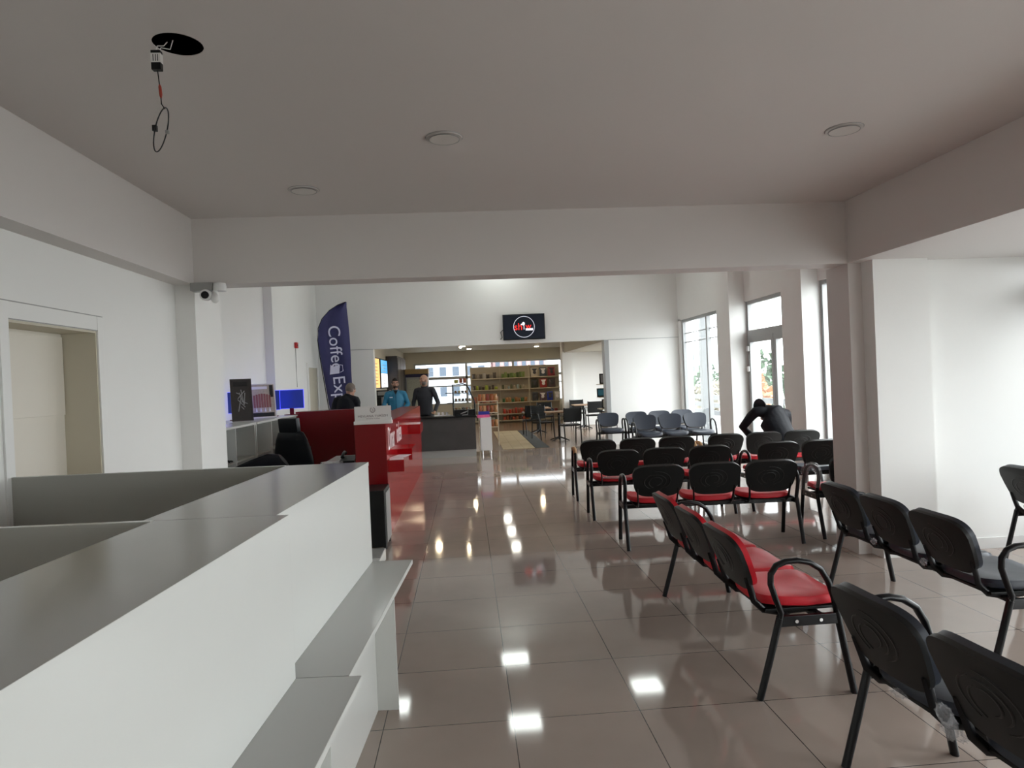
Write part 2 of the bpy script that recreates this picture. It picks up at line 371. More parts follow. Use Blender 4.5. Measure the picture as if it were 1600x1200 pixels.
w = st(B().box(-1.95, 3.62, YB_+.03, YB_+.13, 2.27, 2.33).box(-1.95, 3.62, YB_+.03, YB_+.13, 1.70, 1.80).box(-1.95, 3.62, YB_+.03, YB_+.13, .75, .80).box(-1.95, 3.62, YB_+.05, YB_+.10, 1.42, 1.47)
       .box(-1.95, -1.88, YB_+.03, YB_+.13, .8, 2.27).box(-.02, .06, YB_+.03, YB_+.13, .8, 2.27).box(1.75, 1.83, YB_+.03, YB_+.13, .8, 2.27).go('window_9', M['alu']))
B().box(-1.88, 3.62, YB_+.07, YB_+.08, .8, 2.27).go('window_pane', M['dimmed'], w)

# ================================================================== OUTSIDE
st(B().box(5.3, 90, -30, 140, -.35, -.2).box(-60, 90, 26.5, 140, -.35, -.19).go('ground', M['pave']))
o = B().box(7, 40, 13, 45, -.23, -.2005).go('grass', M['grass']); o['kind'] = 'stuff'; o['label'] = 'rough grass strip beyond the windows'
def tree(name, label, x, y, h, w_, leaf, cat='tree', group=None):
    t = root(name, label, cat, (x, y, -.2), group=group)
    B().tube([(0, 0, 0), (.03, 0, h*.5), (0, 0, h*.95)], [.10, .06, .015], 8).go('trunk', M['bark'], t, True)
    b = B(); k = 0
    for i in range(200):
        z = h*(.12+.88*random.random()); rr = w_*(1-z/h)**.7*(.5+.6*random.random()); a = random.random()*2*PI
        c_ = Vector((rr*math.cos(a), rr*math.sin(a), z)); s_ = .10+.10*random.random()*w_
        q = [c_+Vector((random.uniform(-1, 1), random.uniform(-1, 1), random.uniform(-1, 1)))*s_ for _ in range(4)]
        vs = [b.b.verts.new(p) for p in q]
        for f in ((0, 1, 2), (0, 2, 3), (0, 3, 1), (1, 2, 3)): b.b.faces.new([vs[j] for j in f])
    b.go('crown', leaf, t)
tree('conifer_tree', 'dark grey-green conifer outside the glazed door', 10.6, 24, 2.6, .8, M['leaf'])
tree('conifer_tree', 'second dark conifer outside, seen at the pillar side of the glazed door', 10.3, 22, 2.3, .8, M['leaf'])
tree('autumn_shrub', 'rusty orange leafed shrub outside the glazed door', 9.1, 20.6, 1.6, .75, M['leafo'], 'shrub')
tree('conifer_tree', 'low green tree outside the corner window', 12.7, 35, 2.2, 1.4, M['leaf'])
for i in range(3):
    tree('bare_shrub', ('greyish bare shrub outside the corner window, the closest of three', 'greyish bare shrub outside the corner window, the middle one of three', 'greyish bare shrub outside the corner window, the last of three')[i], 9.6+i*1.3, 27+i*2.4, 1.3, .9, C('bare_twig', (.30, .28, .22), .9), 'shrub', 'bare shrubs beyond the corner window')
def building(label, x, y, w_, d, h, mt, nx, nz, z0=-.2):
    t = root('apartment_building', label, 'building', (x, y, z0))
    B().box(0, w_, 0, d, 0, h).go('wall', mt, t)
    for i in range(nx):
        for k in range(nz): B().box((i+.25)*w_/nx, (i+.75)*w_/nx, -.06, .02, (k+.3)*h/nz, (k+.75)*h/nz).go('window', M['facwin'], t)
building('distant pale apartment block behind the trees seen through the corner window', 22, 80, 14, 8, 4.2, M['facade'], 7, 3)
building('distant pale blue office block seen over the shop shelves', -12, 62, 14, 8, 5.5, M['facade'], 12, 3)
building('distant reddish building seen above the grocery rack', 2.6, 64, 5, 8, 4.6, M['facader'], 6, 2)
for x, y, lb in ((5.62, 15.65, 'grey steel post standing outside the corner window'), (5.62, 13.27, 'grey steel post standing outside the glazed door')):
    tag(B().box(x-.09, x+.09, y-.09, y+.09, -.2, 3.6, .008).go('steel_post', M['alud']), lb, 'post')
t = root('garden_fence', 'low dark horizontal rail fence outside the corner window', 'fence', (0, 0, -.2))
B().box(8, 8.04, 14, 30, .35, .5).box(8, 8.04, 14, 30, .6, .75).box(8, 8.04, 14, 30, .85, 1.0).go('rail', M['alud'], t)
for i in range(9): B().box(7.95, 8.05, 14+i*2, 14.1+i*2, 0, 1.1).go('post', M['alud'], t)

# ================================================================== BENCH CHAIRS
def superrect(hw, hh, n=36, p=4.2):
    out = []
    for k in range(n):
        a = 2*PI*k/n; c_, s_ = math.cos(a), math.sin(a)
        out.append((hw*math.copysign(abs(c_)**(2/p), c_), hh*math.copysign(abs(s_)**(2/p), s_)))
    return out
LEAN = math.atan2(.115, .285)
def back_pt(x, v, off=0):
    """v 0..1 bottom..top of the backrest; curved around the sitter, leaning back"""
    y = .030 - .115*v + 0.34*x*x + off*math.cos(LEAN); z = .488+.286*v + off*math.sin(LEAN)
    return Vector((x, y, z))
def plate_mesh(hw, t0, t1, k0=1.0):
    """rounded, slightly tapering plate following the backrest surface between offsets t0 and t1"""
    b = B(); loops = []
    rs = [.25, .5, .75, .93, 1.0]
    base = superrect(1, 1)
    def ring(s, off):
        out = []
        for u, v in base:
            vv = .5+.5*v*s*k0; xx = u*s*k0*hw*(.84+.16*min(1, vv*1.5))
            out.append(b.b.verts.new(back_pt(xx, vv, off)))
        return out
    n = len(base)
    F = [ring(s, t1) for s in rs]; K = [ring(s, t0) for s in rs]
    F[-1] and [setattr(v, 'co', v.co) for v in F[-1]]
    cf = b.b.verts.new(back_pt(0, .5, t1)); ck = b.b.verts.new(back_pt(0, .5, t0))
    for L, c_ in ((F, cf), (K, ck)):
        for k in range(n): b.b.faces.new((c_, L[0][k], L[0][(k+1) % n]))
        for a, c2 in zip(L, L[1:]):
            for k in range(n): b.b.faces.new((a[k], a[(k+1) % n], c2[(k+1) % n], c2[k]))
    for k in range(n): b.b.faces.new((F[-1][k], F[-1][(k+1) % n], K[-1][(k+1) % n], K[-1][k]))
    return b
def shared(bld, name, mt, smooth=True):
    o = bld.go(name, mt, None, smooth); me = o.data; bpy.data.objects.remove(o); return me
MESH = {}
MESH['backrest'] = shared(plate_mesh(.234, -.020, 0), 'backrest', M['black'])
for c_ in ('redseat', 'navy'):
    MESH['pad'+c_] = shared(plate_mesh(.232, 0.0, .028, .985), 'back_cushion', M[c_])
    b = B(); base = superrect(1, 1, 36, 4.5); rings = []
    for s, z in ((.0, .455), (.5, .457), (.85, .455), (.96, .448), (1.0, .430), (.99, .408), (.9, .400), (.0, .398)):
        ring = []
        for u, v in base:
            x = u*.232*s*(1-.06*(v < 0)*abs(v)); y = .285+v*s*.225
            zz = z + .018*(x/.232)**2 - (.030*max(0, (y-.40)/.11)**2) - .006*math.cos(min(1, abs(v*s))*PI)
            ring.append(b.b.verts.new((x, y, zz)))
        rings.append(ring)
    for a, c2 in zip(rings, rings[1:]):
        for k in range(36): b.b.faces.new((a[k], a[(k+1) % 36], c2[(k+1) % 36], c2[k]))
    bmesh.ops.remove_doubles(b.b, verts=b.b.verts, dist=1e-5)
    MESH['seat'+c_] = shared(b, 'seat', M[c_])
# relief of nested crescents on the shell's rear side
b = B()
for (cx, cv, ra, rb, a0, a1) in ((-.02, .52, .125, .30, -70, 95), (-.02, .50, .085, .21, -60, 110), (-.015, .50, .045, .13, -80, 130), (.005, .48, .135, .27, 120, 235), (.0, .46, .09, .19, 130, 240)):
    pts = []; rr = []
    for k in range(15):
        a = math.radians(a0+(a1-a0)*k/14); p = back_pt(cx+ra*math.cos(a), cv+rb*math.sin(a), -.0205)
        pts.append(p); wv = .001+.006*math.sin(PI*k/14); rr.append((wv, .0018))
    b.tube(pts, rr, 8, up=Vector((0, 1, .35)))
MESH['padblack'] = shared(plate_mesh(.232, 0.0, .026, .975), 'back_cushion', M['black'])
MESH['relief'] = shared(b, 'relief', M['emboss'])
b = B().box(-.20, .20, .08, .48, .388, .402, .003)
MESH['pan'] = shared(b, 'seat_pan', M['black'], False)
for s in (-1, 1):
    MESH['bracket%d' % s] = shared(B().tube([(s*.17, .33, .385), (s*.17, .16, .375), (s*.17, .085, .39), (s*.175, .035, .44), (s*.18, .018, .50), (s*.185, .0, .56)], [(.017, .008)]*6, 8, up=Vector((1, 0, 0))), 'back_bracket', M['blackm'])
SEATW = .504
# side frame: both legs and the arm loop in one bent oval tube, split into parts
LEGR = [(0, 0, 0), (0, .06, .20), (0, .113, .385)]
ARM = [(0, .113, .385), (0, .122, .41), (0, .100, .47), (0, .075, .55), (0, .078, .60), (0, .105, .638), (0, .15, .655), (0, .21, .658), (0, .27, .645), (0, .325, .61), (0, .360, .55), (0, .385, .47), (0, .398, .40)]
LEGF = [(0, .398, .40), (0, .430, .22), (0, .470, 0)]
for nm, P_ in (('leg_rear', LEGR), ('armrest', ARM), ('leg_front', LEGF)):
    MESH[nm] = shared(B().tube(P_, [(.0145, .0175) if nm == 'armrest' else (.0165, .0185)]*len(P_), 12, up=Vector((1, 0, 0))), nm, M['blackm'])
MESH['rail'] = shared(B().box(-.012, .012, .10, .41, .345, .395, .004), 'side_rail', M['blackm'], False)
MESH['bolt'] = shared(B().tube([(-.018, .19, .37), (.018, .19, .37)], .009, 8).tube([(-.018, .31, .37), (.018, .31, .37)], .009, 8), 'bolt', M['chrome'])
MESH['foot'] = shared(B().box(-.012, .012, -.019, .019, 0, .015, .002), 'foot_cap', M['black'], False)
def part(name, me, parent, loc=(0, 0, 0)):
    o = bpy.data.objects.new(name, me); col.objects.link(o); o.parent = parent; o.location = loc; return o
def bench(label, x, y, rz, cols, group, pad=None, detail=True):
    n = len(cols); W2 = (n*SEATW+.06)/2
    t = root('bench_seating' if n > 1 else 'armchair', label, 'bench' if n > 1 else 'chair', (x, y, 0), rz, group)
    for i, c_ in enumerate(cols):
        cx = (i-(n-1)/2)*SEATW
        bk = part('backrest', MESH['backrest'], t, (cx, 0, 0)); part('back_cushion', MESH['pad'+(pad or c_)], bk)
        if detail: part('relief', MESH['relief'], bk)
        s_ = part('seat', MESH['seat'+c_], t, (cx, 0, 0)); part('seat_pan', MESH['pan'], s_)
        for s in (-1, 1): part('back_bracket', MESH['bracket%d' % s], t, (cx, 0, 0))
    for yy in (.17, .33):
        B().box(-W2+.01, W2-.01, yy-.015, yy+.015, .352, .385, .003).go('crossbar', M['blackm'], t)
    for s in (-1, 1):
        part('leg', MESH['leg_rear'], t, (s*W2, 0, 0)); part('armrest', MESH['armrest'], t, (s*W2, 0, 0)); part('leg', MESH['leg_front'], t, (s*W2, 0, 0))
        r_ = part('side_rail', MESH['rail'], t, (s*W2, 0, 0))
        if detail: part('bolt', MESH['bolt'], r_)
    return t, W2
GR = 'red seated benches with their backs to the entrance'
r1_, W2 = bench('three-seat red bench, frontmost of the rows facing the shop', 2.175, 5.945, -.067, ['redseat']*3, GR, pad='black')
r1b, _ = bench('red bench tight behind the brown pillar, its arm wrapped in clear plastic', 4.00, 5.975, -.03, ['redseat']*3, GR, pad='black')
r2, _ = bench('three-seat red bench directly behind the frontmost shop-facing bench', 2.12, 7.317, -.036, ['redseat']*3, GR, pad='black')
r2b, _ = bench('shop-facing bench with one red and two navy seats near the window columns', 3.92, 7.33, -.02, ['redseat', 'navy', 'navy'], GR, pad='black')
r3, _ = bench('red bench with tan taped arms, farthest row from the beam on the aisle', 2.14, 8.55, -.03, ['redseat']*3, GR, pad='black')
r3b, _ = bench('red bench the bent man in black sits on', 3.79, 8.53, -.01, ['redseat']*3, GR, pad='black')
GS = 'benches turned towards the windows'
R_, _ = bench('red seated bench turned sideways to the aisle', 1.338, 3.945, -PI/2, ['redseat']*3, GS)
K_, _ = bench('black seated bench turned sideways, behind the red sideways bench', 2.545, 3.965, -PI/2-.03, ['navy']*3, GS)
N_, _ = bench('black bench nearest the camera, cut by the picture edge, scraps of plastic between its seats', 1.465, 1.79, -PI/2+.05, ['navy']*3, GS)
F_, _ = bench('black bench standing closest to the white return wall with baseboard', 4.15, 4.255, -PI/2, ['navy']*3, GS)
GB = 'navy benches facing the room by the corner window'
bench('three-seat navy bench facing the room, front row by the corner window', 3.97, 13.12, PI, ['navy']*3, GB, detail=False)
bench('three-seat navy bench facing the room, close to the white back wall', 4.125, 14.38, PI, ['navy']*3, GB, detail=False)
bench('single navy armchair at the jamb of the shop opening', 3.02, 14.45, PI, ['navy'], None, detail=False)
# tan taped arm pads, plastic wraps
def arm_cover(t, x, name, mt, rad, i0, i1, jit=.0):
    P_ = [Vector((x, p[1]+random.uniform(-jit, jit), p[2]+random.uniform(-jit, jit))) for p in ARM[i0:i1]]
    return B().tube(P_, [(rad*random.uniform(.85, 1.2), rad*random.uniform(.85, 1.2)) for _ in P_], 10, up=Vector((1, 0, 0))).go(name, mt, t, True)
for t, s in ((r3, -1), (r3, 1), (r3b, -1)):
    arm_cover(t, s*W2, 'arm_pad', M['tan'], .024, 4, 9)
arm_cover(r1b, -W2, 'plastic_wrap', M['wrap'], .034, 2, 13, .006)
def scrap(t, c_, s_):
    b = B(); bmesh.ops.create_icosphere(b.b, subdivisions=3, radius=1)
    for v in b.b.verts:
        k = 1+.35*math.sin(9*v.co.x+3)*math.cos(11*v.co.y)+random.uniform(-.03, .03)
        v.co = Vector((c_[0]+v.co.x*s_[0]*k, c_[1]+v.co.y*s_[1]*k, c_[2]+v.co.z*s_[2]*k))
    b.go('plastic_scrap', M['wrap'], t)
scrap(N_, (-.24, .0, .475), (.035, .012, .03)); scrap(N_, (-.05-.2, .03, .42), (.012, .02, .035)); scrap(N_, (-.27, .05, .40), (.05, .02, .018)); scrap(N_, (-.52, .05, .41), (.03, .02, .012))
scrap(R_, (W2, .24, .335), (.004, .012, .03)); scrap(r2, (-.50, .02, .47), (.17, .012, .018)); scrap(K_, (-.25, .03, .44), (.02, .015, .02)); scrap(K_, (.25, .03, .44), (.02, .015, .02))

# ================================================================== WHITE RECEPTION COUNTERS (near)
CA = math.atan2(.085, 1.30)
ZT, ZS = 1.213, .725
def counter(label, u0, u1, voff, group, far):
    t = root('reception_counter', label, 'counter', (-.497, 3.36, 0), 0, group)
    # local x = towards the aisle, local y = away from the camera (far end at y=0), rotated about the far outer corner
    t.rotation_euler = (0, 0, -CA)
    v = voff
    B().box(v-.018, v, -u1, -u0, 0, ZT-.018, .001).go('front_panel', M['lam'], t)
    B().box(v-.40, v+.001, -u1, -u0, ZT-.018, ZT, .0012).go('counter_top', M['lamtop'], t)
    B().box(v+.0012, v+.0022, -u1, -u0, ZT-.0178, ZT-.0002).go('edge_band', M['lam'], t)
    sh = B().box(v, v+.195, -u1+.002, -u0, ZS-.02, ZS, .0015).go('shelf', M['lamtop'], t)
    B().box(v+.195, v+.1965, -u1+.002, -u0, ZS-.0195, ZS-.0005).go('edge_band', M['lam'], sh)
    B().box(v, v+.10, -u0-.02, -u0-.002, 0, ZS-.02, .001).go('shelf_support', M['lam'], t)
    if not far: B().box(v, v+.10, -u1+.01, -u1+.028, 0, ZS-.02, .001).go('shelf_support', M['lam'], t)
    # cross panel running to the wall behind the counter
    B().box(-1.735, v-.40, -u0-.018, -u0, 0, ZT-.0, .001).go('cross_panel', M['laminner'], t)
    B().box(-1.735, v-.40, -u0-.019, -u0+.001, ZT, ZT+.0015).go('panel_edge_strip', M['lam'], t)
    B().box(v-.39, v-.372, -u1, -u0-.02, 0, ZT-.018, .001).go('inner_panel', M['laminner'], t)
    return t
counter('white reception counter unit, the farther of the two joined units by the camera', 0, 1.305, 0, 'white reception counter units', True)
counter('white reception counter unit closest to the camera, its front a little proud of the next', 1.307, 3.3, .038, 'white reception counter units', False)
t = root('low_box', 'small white low box on the floor beyond the white counter', 'box', (-.89, 6.0, 0))
B().box(-.09, .09, -.25, .25, 0, .10, .004).go('body', M['lam'], t); B().box(-.085, .085, -.1, .24, .10, .104).go('dark_slot', M['grey'], t)
t = root('computer_tower', 'black upright box on small feet against the front of the red counter', 'computer', (-.93, 6.80, 0))
B().box(-.10, .095, -.22, .22, .03, .575, .008).go('case', M['black'], t)
B().box(.0955, .105, -.16, .18, .06, .54, .004).go('side_cover', M['grey'], t)
for sx_ in (-1, 1):
    for sy_ in (-1, 1): B().lathe([(.018, 0), (.018, .03)], (sx_*.08, sy_*.17, 0), 10).go('foot', M['black'], t)

# ================================================================== RED COUNTER
t = root('red_counter', 'glossy red service counter with white lettering on its aisle side', 'counter', (0, 0, 0))
B().box(-1.19, -.87, 7.21, 7.235, 0, 1.18, .001).go('end_panel', M['redmat'], t)
B().box(-.89, -.868, 7.237, 12.5, 0, 1.18, .001).go('front_panel', M['red'], t)
B().box(-1.20, -.891, 7.237, 12.5, 1.155, 1.18, .001).go('counter_top', M['redmat'], t)
B().box(-1.20, -1.18, 7.237, 12.5, 0, 1.154).go('rear_panel', M['redmat'], t)
MX = frame((0, 1, 0), (0, 0, 1), (-.866, 8.08, .99))
text('lettering', 'Dinar', .36, M['letter'], t, MX @ Matrix.Translation((-.38, 0, 0)), .0012, sx=.74)
text('lettering', 'öden', .36, M['letter'], t, MX @ Matrix.Translation((.48, 0, 0)), .0012, sx=.74)
for (y0, y1, z0, z1, w_) in ((7.27, 7.85, .66, .785, .17), (8.35, 8.95, .66, .80, .17), (9.9, 10.5, .86, 1.0, .17)):
    s_ = B().box(-.867, -.867+w_, y0, y1, z1-.02, z1, .001).box(-.867, -.867+w_, y0, y0+.018, z0, z1-.02).box(-.867, -.867+w_, y1-.018, y1, z0, z1-.02).box(-.867+w_-.018, -.867+w_, y0+.018, y1-.018, z0, z1-.02).go('ledge_box', M['red'], t)
for (y, x, a, nm) in ((7.42, -.79, .1, 'sheet of white paper nearest the counter corner on the red ledge'), (7.62, -.76, -.25, 'sheet of white paper lying over the other on the red ledge')):
    o = B().box(-.075, .075, -.13, .13, 0, .003).go('paper_sheet', M['paper'], None); o.location = (x, y, .7855+(.0035 if a < 0 else 0)); o.rotation_euler = (0, 0, a); tag(o, nm, 'paper')
# worktop behind it, telephone and cables
t = root('inner_desk', 'white desk behind the end of the red counter', 'desk', (-1.43, 7.85, 0))
B().box(-.20, .20, -.55, .6, .72, .745, .002).go('desk_top', M['lam'], t)
for s in (-1, 1): B().box(-.20, .20, s*.52-.01, s*.52+.01, 0, .72).go('side_panel', M['lam'], t)
t = root('telephone', 'black desk telephone with coiled cord beside the red counter end', 'telephone', (-1.34, 7.62, .745))
B().prism([(-.10, 0), (.10, 0), (.10, .07), (-.10, .03)], 'x', -.08, .08).go('base', M['black'], t)
B().tube([(-.05, -.08, .07), (-.05, -.05, .095), (-.05, .06, .115), (-.05, .09, .10)], [.022, .016, .016, .022], 10).go('handset', M['black'], t, True)
B().tube([(-.05+.012*math.cos(k*1.3), -.09-.004*k, .02+.012*math.sin(k*1.3)) for k in range(30)], .003, 6).go('cord', M['grey'], t, True)
for i, (x, y, lb) in enumerate(((-1.55, 7.55, 'tangled white cable on the desk behind the red counter'),)):
    o = B().tube([(x+.09*math.cos(k*.9)+.003*k, y+.05*math.sin(k*1.1), .752+.02*abs(math.sin(k*.7))) for k in range(26)], .004, 6).go('cable', M['white'], None, True); tag(o, lb, 'cable')
# acrylic sign on the counter
t = root('counter_sign', 'white acrylic sign with round emblem on the red counter corner', 'sign', (-1.0, 7.25, 1.18), .02)
B().box(-.19, .19, -.006, .006, .035, .19, .001).go('plate', M['sign'], t)
B().box(-.20, .20, -.02, .05, 0, .035, .003).go('stand', M['sign'], t)
B().box(.175, .19, .006, .07, .0, .06, .003).go('brace', M['white'], t)
em = B()
for k in range(18):
    if k in (4, 5): continue
    a = 2*PI*k/18; em.tube([(.020*math.cos(a), -.0075, .15+.020*math.sin(a)), (.029*math.cos(a+.2), -.0075, .15+.029*math.sin(a+.2))], .0028, 5)
em.tube([(0, -.0075, .138), (0, -.0075, .165)], .002, 5).tube([(.001, -.0075, .15), (.012, -.0075, .145)], .002, 5).go('emblem', M['ink'], t)
text('sign_text', 'MEVLANA TURİZM', .032, M['ink'], t, frame((1, 0, 0), (0, 0, 1), (0, -.007, .085)), .0008, sx=1.15)
text('sign_text', 'danışma ve bilet', .017, M['ink'], t, frame((1, 0, 0), (0, 0, 1), (0, -.007, .06)), .0008, sx=1.3)
# rear red counter
t = root('rear_red_counter', 'dark red counter front that the man in a black jacket stands behind', 'counter', (0, 0, 0))
B().box(-2.62, -1.21, 10.55, 10.575, 0, 1.235, .001).go('front_panel', M['redmat'], t)
B().box(-2.62, -1.21, 10.576, 10.95, 1.21, 1.235, .001).go('counter_top', M['redmat'], t)
B().box(-2.60, -2.58, 10.576, 10.93, 0, 1.21).go('side_panel', M['redmat'], t)

# ================================================================== WHITE WALL COUNTERS WITH OPEN COMPARTMENTS
def wall_desk(label, y0, y1, ndiv, group):
    t = root('compartment_counter', label, 'counter', (0, 0, 0), group=group)
    X1 = -2.60
    B().box(-3.25, X1+.02, y0, y1, 1.175, 1.20, .002).go('counter_top', M['lam'], t)
    for k in range(ndiv+1):
        y = y0+.01+(y1-y0-.02)*k/ndiv
        B().box(-3.2, X1, y-.01, y+.01, 0, 1.175, .001).go('divider', M['lam'], t)
    B().box(-3.24, -3.2, y0+.02, y1-.02, 0, 1.17).go('rear_panel', M['laminner'], t)
    B().box(-3.2, X1-.02, y0+.02, y1-.02, .78, .80).go('shelf', M['laminner'], t)
    return t
wall_desk('white counter with open compartments, the section next to the camera pier', 6.4, 8.48, 3, 'white compartment counters along the hall wall')
wall_desk('white counter with open compartments, the section meeting the dark red counter', 8.52, 10.5, 3, 'white compartment counters along the hall wall')
t = root('plastic_bottle', 'translucent grey-white plastic bottle standing in a counter compartment', 'bottle', (-2.72, 7.55, .802))
B().lathe([(.045, 0), (.048, .02), (.048, .13), (.036, .17), (.018, .19), (.018, .215)], n=20).go('body', M['grey'], t, True); B().lathe([(.021, .215), (.021, .235)], n=16).go('cap', M['white'], t, True)
t = root('tape_roll', 'orange-brown tape roll in the counter compartment beside the pier', 'tape', (-2.70, 6.95, .80))
B().tube([(.032*math.cos(a*.3), .032*math.sin(a*.3), .03) for a in range(21)], [(.03, .012)]*21, 8, closed=True, up=Vector((0, 0, 1))).go('roll', C('orange_tape', (.50, .22, .04)), t, True)
o = B().tube([(-2.68+.04*math.cos(k*.8), 7.75+.09*math.sin(k*.55), .806+.02*abs(math.sin(k*.4))) for k in range(28)], .005, 6).go('cable', M['black'], None, True); tag(o, 'tangle of black and orange cable in a counter compartment beside the bottle', 'cable')
# blue lit displays
def display(label, x, y, w_, rz=0, z=1.20, stand=True):
    t = root('display_panel', label, 'screen', (x, y, z), rz, 'blue lit display panels on the white counters')
    B().box(-w_/2, w_/2, -.012, .0, .10, .375, .003).go('screen', M['blue'], t)
    B().box(-w_/2-.004, w_/2+.004, .001, .006, .096, .379).go('led_edge', M['bluelit'], t)
    B().box(-.03, .03, -.006, .006, 0, .10).go('neck', M['redmat'], t)
    B().box(-.10, .10, -.06, .06, 0, .012, .003).go('foot', M['redmat'], t)
display('blue lit display panel on a red neck where the white counter meets the red one', -2.42-.0, 10.2, .34, z=1.20) if 0 else None
display('blue lit display panel on a red neck beside the dark red counter', -2.635, 10.40, .36)
display('blue lit display panel half hidden by the leaning posters, on their window side', -2.86, 10.08, .28)
display('blue lit display panel behind the leaning posters, on their wall side', -3.06, 9.32, .27)
t = root('acrylic_screen', 'clear acrylic divider glowing violet-blue on the counter near the pier', 'screen', (-2.98, 8.0, 1.20))
B().box(-.16, .20, -.004, .004, .01, .42, .001).go('sheet', M['acryl'], t); B().box(-.16, .2, -.012, .012, 0, .012).go('base_light', M['bluelit'], t)
B().box(-.165, -.16, -.012, .012, 0, .42).go('red_edge', M['redmat'], t)
def poster(label, x, y, w_, h_, tilt, rz, dark):
    t = root('framed_poster', label, 'poster', (x, y, 1.205), rot=(-tilt, 0, rz))
    fm = M['brown'] if dark else M['sign']
    B().box(-w_/2, w_/2, -.008, .010, 0, .014).box(-w_/2, w_/2, -.008, .010, h_-.014, h_).box(-w_/2, -w_/2+.014, -.008, .010, .014, h_-.014).box(w_/2-.014, w_/2, -.008, .010, .014, h_-.014).go('frame', fm, t)
    pr = B().box(-w_/2+.014, w_/2-.014, 0, .008, .014, h_-.014).go('print', C('dark_photo_print' if dark else 'cream_photo_print', (.035, .03, .028) if dark else (.50, .42, .33)), t)
    if dark:
        b = B()
        for k in range(9): b.tube([(random.uniform(-.3, .3)*w_, -.003, h_*random.uniform(.2, .75)), (random.uniform(-.2, .2)*w_, -.003, h_*random.uniform(.2, .75))], .005, 5)
        b.go('picture', C('pale_picture_strokes', (.35, .35, .36)), pr)
        B().box(-w_*.36, w_*.3, -.003, 0, h_*.82, h_*.93).go('picture', C('black_title_band', (.01, .01, .01)), pr)
    else:
        b = B()
        for k in range(7): b.box(-w_*.36+k*w_*.10, -w_*.36+k*w_*.10+w_*.075, -.004, 0, h_*.30, h_*(.66+.05*math.sin(k*PI/6)))
        b.go('picture', C('maroon_curtain_print', (.28, .10, .09)), pr)
        b = B()
        for k in range(4): b.prism([(-w_*.3+k*w_*.17, h_*.18), (-w_*.22+k*w_*.17, h_*.18), (-w_*.26+k*w_*.17, h_*.31)], 'y', -.006, -.001)
        b.box(-w_*.4, w_*.2, -.004, 0, h_*.84, h_*.92)
        b.go('picture', M['paper'], pr)
        B().box(-w_*.42, w_*.42, -.003, 0, h_*.04, h_*.15).box(w_*.28, w_*.42, -.003, 0, h_*.6, h_*.95).go('picture', C('black_title_band', (.01, .01, .01)), pr)
poster('dark framed picture leaning back on the white counter', -2.89, 8.95, .26, .56, .25, .40, True)
poster('cream framed poster of maroon drapes leaning beside the dark picture', -2.82, 9.62, .34, .49, .25, .40, False)
# wall things of the hall
t = root('fire_alarm_box', 'small red call box high on the hall side wall with a thin cable', 'alarm', (-3.255, 13.3, 2.37))
B().box(0, .05, -.055, .055, 0, .11, .008).go('housing', C('alarm_red', (.45, .02, .02)), t); B().box(.05, .054, -.025, .025, .035, .075).go('button', M['black'], t)
B().tube([(.008, 0, 0), (.008, -.01, -.35), (.008, -.005, -.75)], .006, 6).go('cable', M['grey'], t)

# ================================================================== OFFICE CHAIRS
def office_chair(label, x, y, rz, tilt):
    t = root('office_chair', label, 'chair', (x, y, 0), rz)
    for k in range(5):
        a = 2*PI*k/5; lg = B().tube([(0, 0, .10), (.30*math.cos(a), .30*math.sin(a), .07)], [.03, .016], 8).go('base_leg', M['black'], t, True)
        B().tube([(.30*math.cos(a)-.02, .30*math.sin(a), .03), (.30*math.cos(a)+.02, .30*math.sin(a), .03)], .03, 12).go('castor', M['black'], lg, True)
    B().lathe([(.03, .08), (.03, .42)], n=14).go('column', M['blackm'], t, True)
    B().box(-.25, .25, -.23, .26, .44, .54, .04).go('seat', M['leather'], t, True)
    T = Matrix.Translation((0, -.24, .52)) @ Matrix.Rotation(-tilt, 4, 'X')
    b = B()
    b.tube([T @ V3 for V3 in (Vector((0, .02, 0)), Vector((0, 0, .04)), Vector((0, 0, .2)), Vector((0, 0, .36)), Vector((0, 0, .5)), Vector((0, 0, .58)), Vector((0, .0, .605)))], [(.20, .03), (.25, .05), (.265, .055), (.25, .052), (.21, .05), (.17, .04), (.12, .02)], 20, up=Vector((0, 1, 0)))
    for z in (.12, .26, .40): b.tube([T @ Vector((-.2, -.05, z)), T @ Vector((.2, -.05, z))], .012, 8)
    b.go('backrest', M['leather'], t, True)
    B().mbox(T @ Matrix.Translation((0, 0.01, .68)), .125, .035, .075, .025).box(-.05, .05, -.01, .01, 0, .001).go('headrest', M['leather'], t, True) if 0 else B().mbox(T @ Matrix.Translation((0, .01, .67)), .125, .035, .08, .025).go('headrest', M['leather'], t, True)
    for s in (-1, 1):
        B().tube([(s*.26, -.16, .48), (s*.30, -.14, .60), (s*.31, -.10, .70), (s*.31, .02, .73), (s*.30, .16, .70), (s*.29, .22, .62), (s*.26, .18, .48)], [(.014, .02)]*7, 8).go('armrest', M['black'], t, True)
    return t
office_chair('tall black office chair with headrest standing behind the white counter', -2.06, 7.62, 2.75, .12)
t = root('low_office_chair', 'low black office chair with its back tipped beside the tall office chair', 'chair', (-2.08, 6.85, 0), .1)
for k in range(5):
    a = 2*PI*k/5+.3; B().tube([(0, 0, .10), (.28*math.cos(a), .28*math.sin(a), .05)], [.03, .02], 8).go('base_leg', M['black'], t, True)
B().lathe([(.03, .08), (.03, .5)], n=14).go('column', M['blackm'], t, True)
B().box(-.25, .25, -.23, .25, .50, .60, .04).go('seat', M['leather'], t, True)
B().tube([(-.26, .06, .72), (-.18, .05, .745), (0, .03, .80), (.16, .01, .86), (.24, 0, .885)], [(.03, .10), (.055, .17), (.06, .20), (.055, .19), (.03, .12)], 18, up=Vector((0, -.8, .6))).go('backrest', M['leather'], t, True)

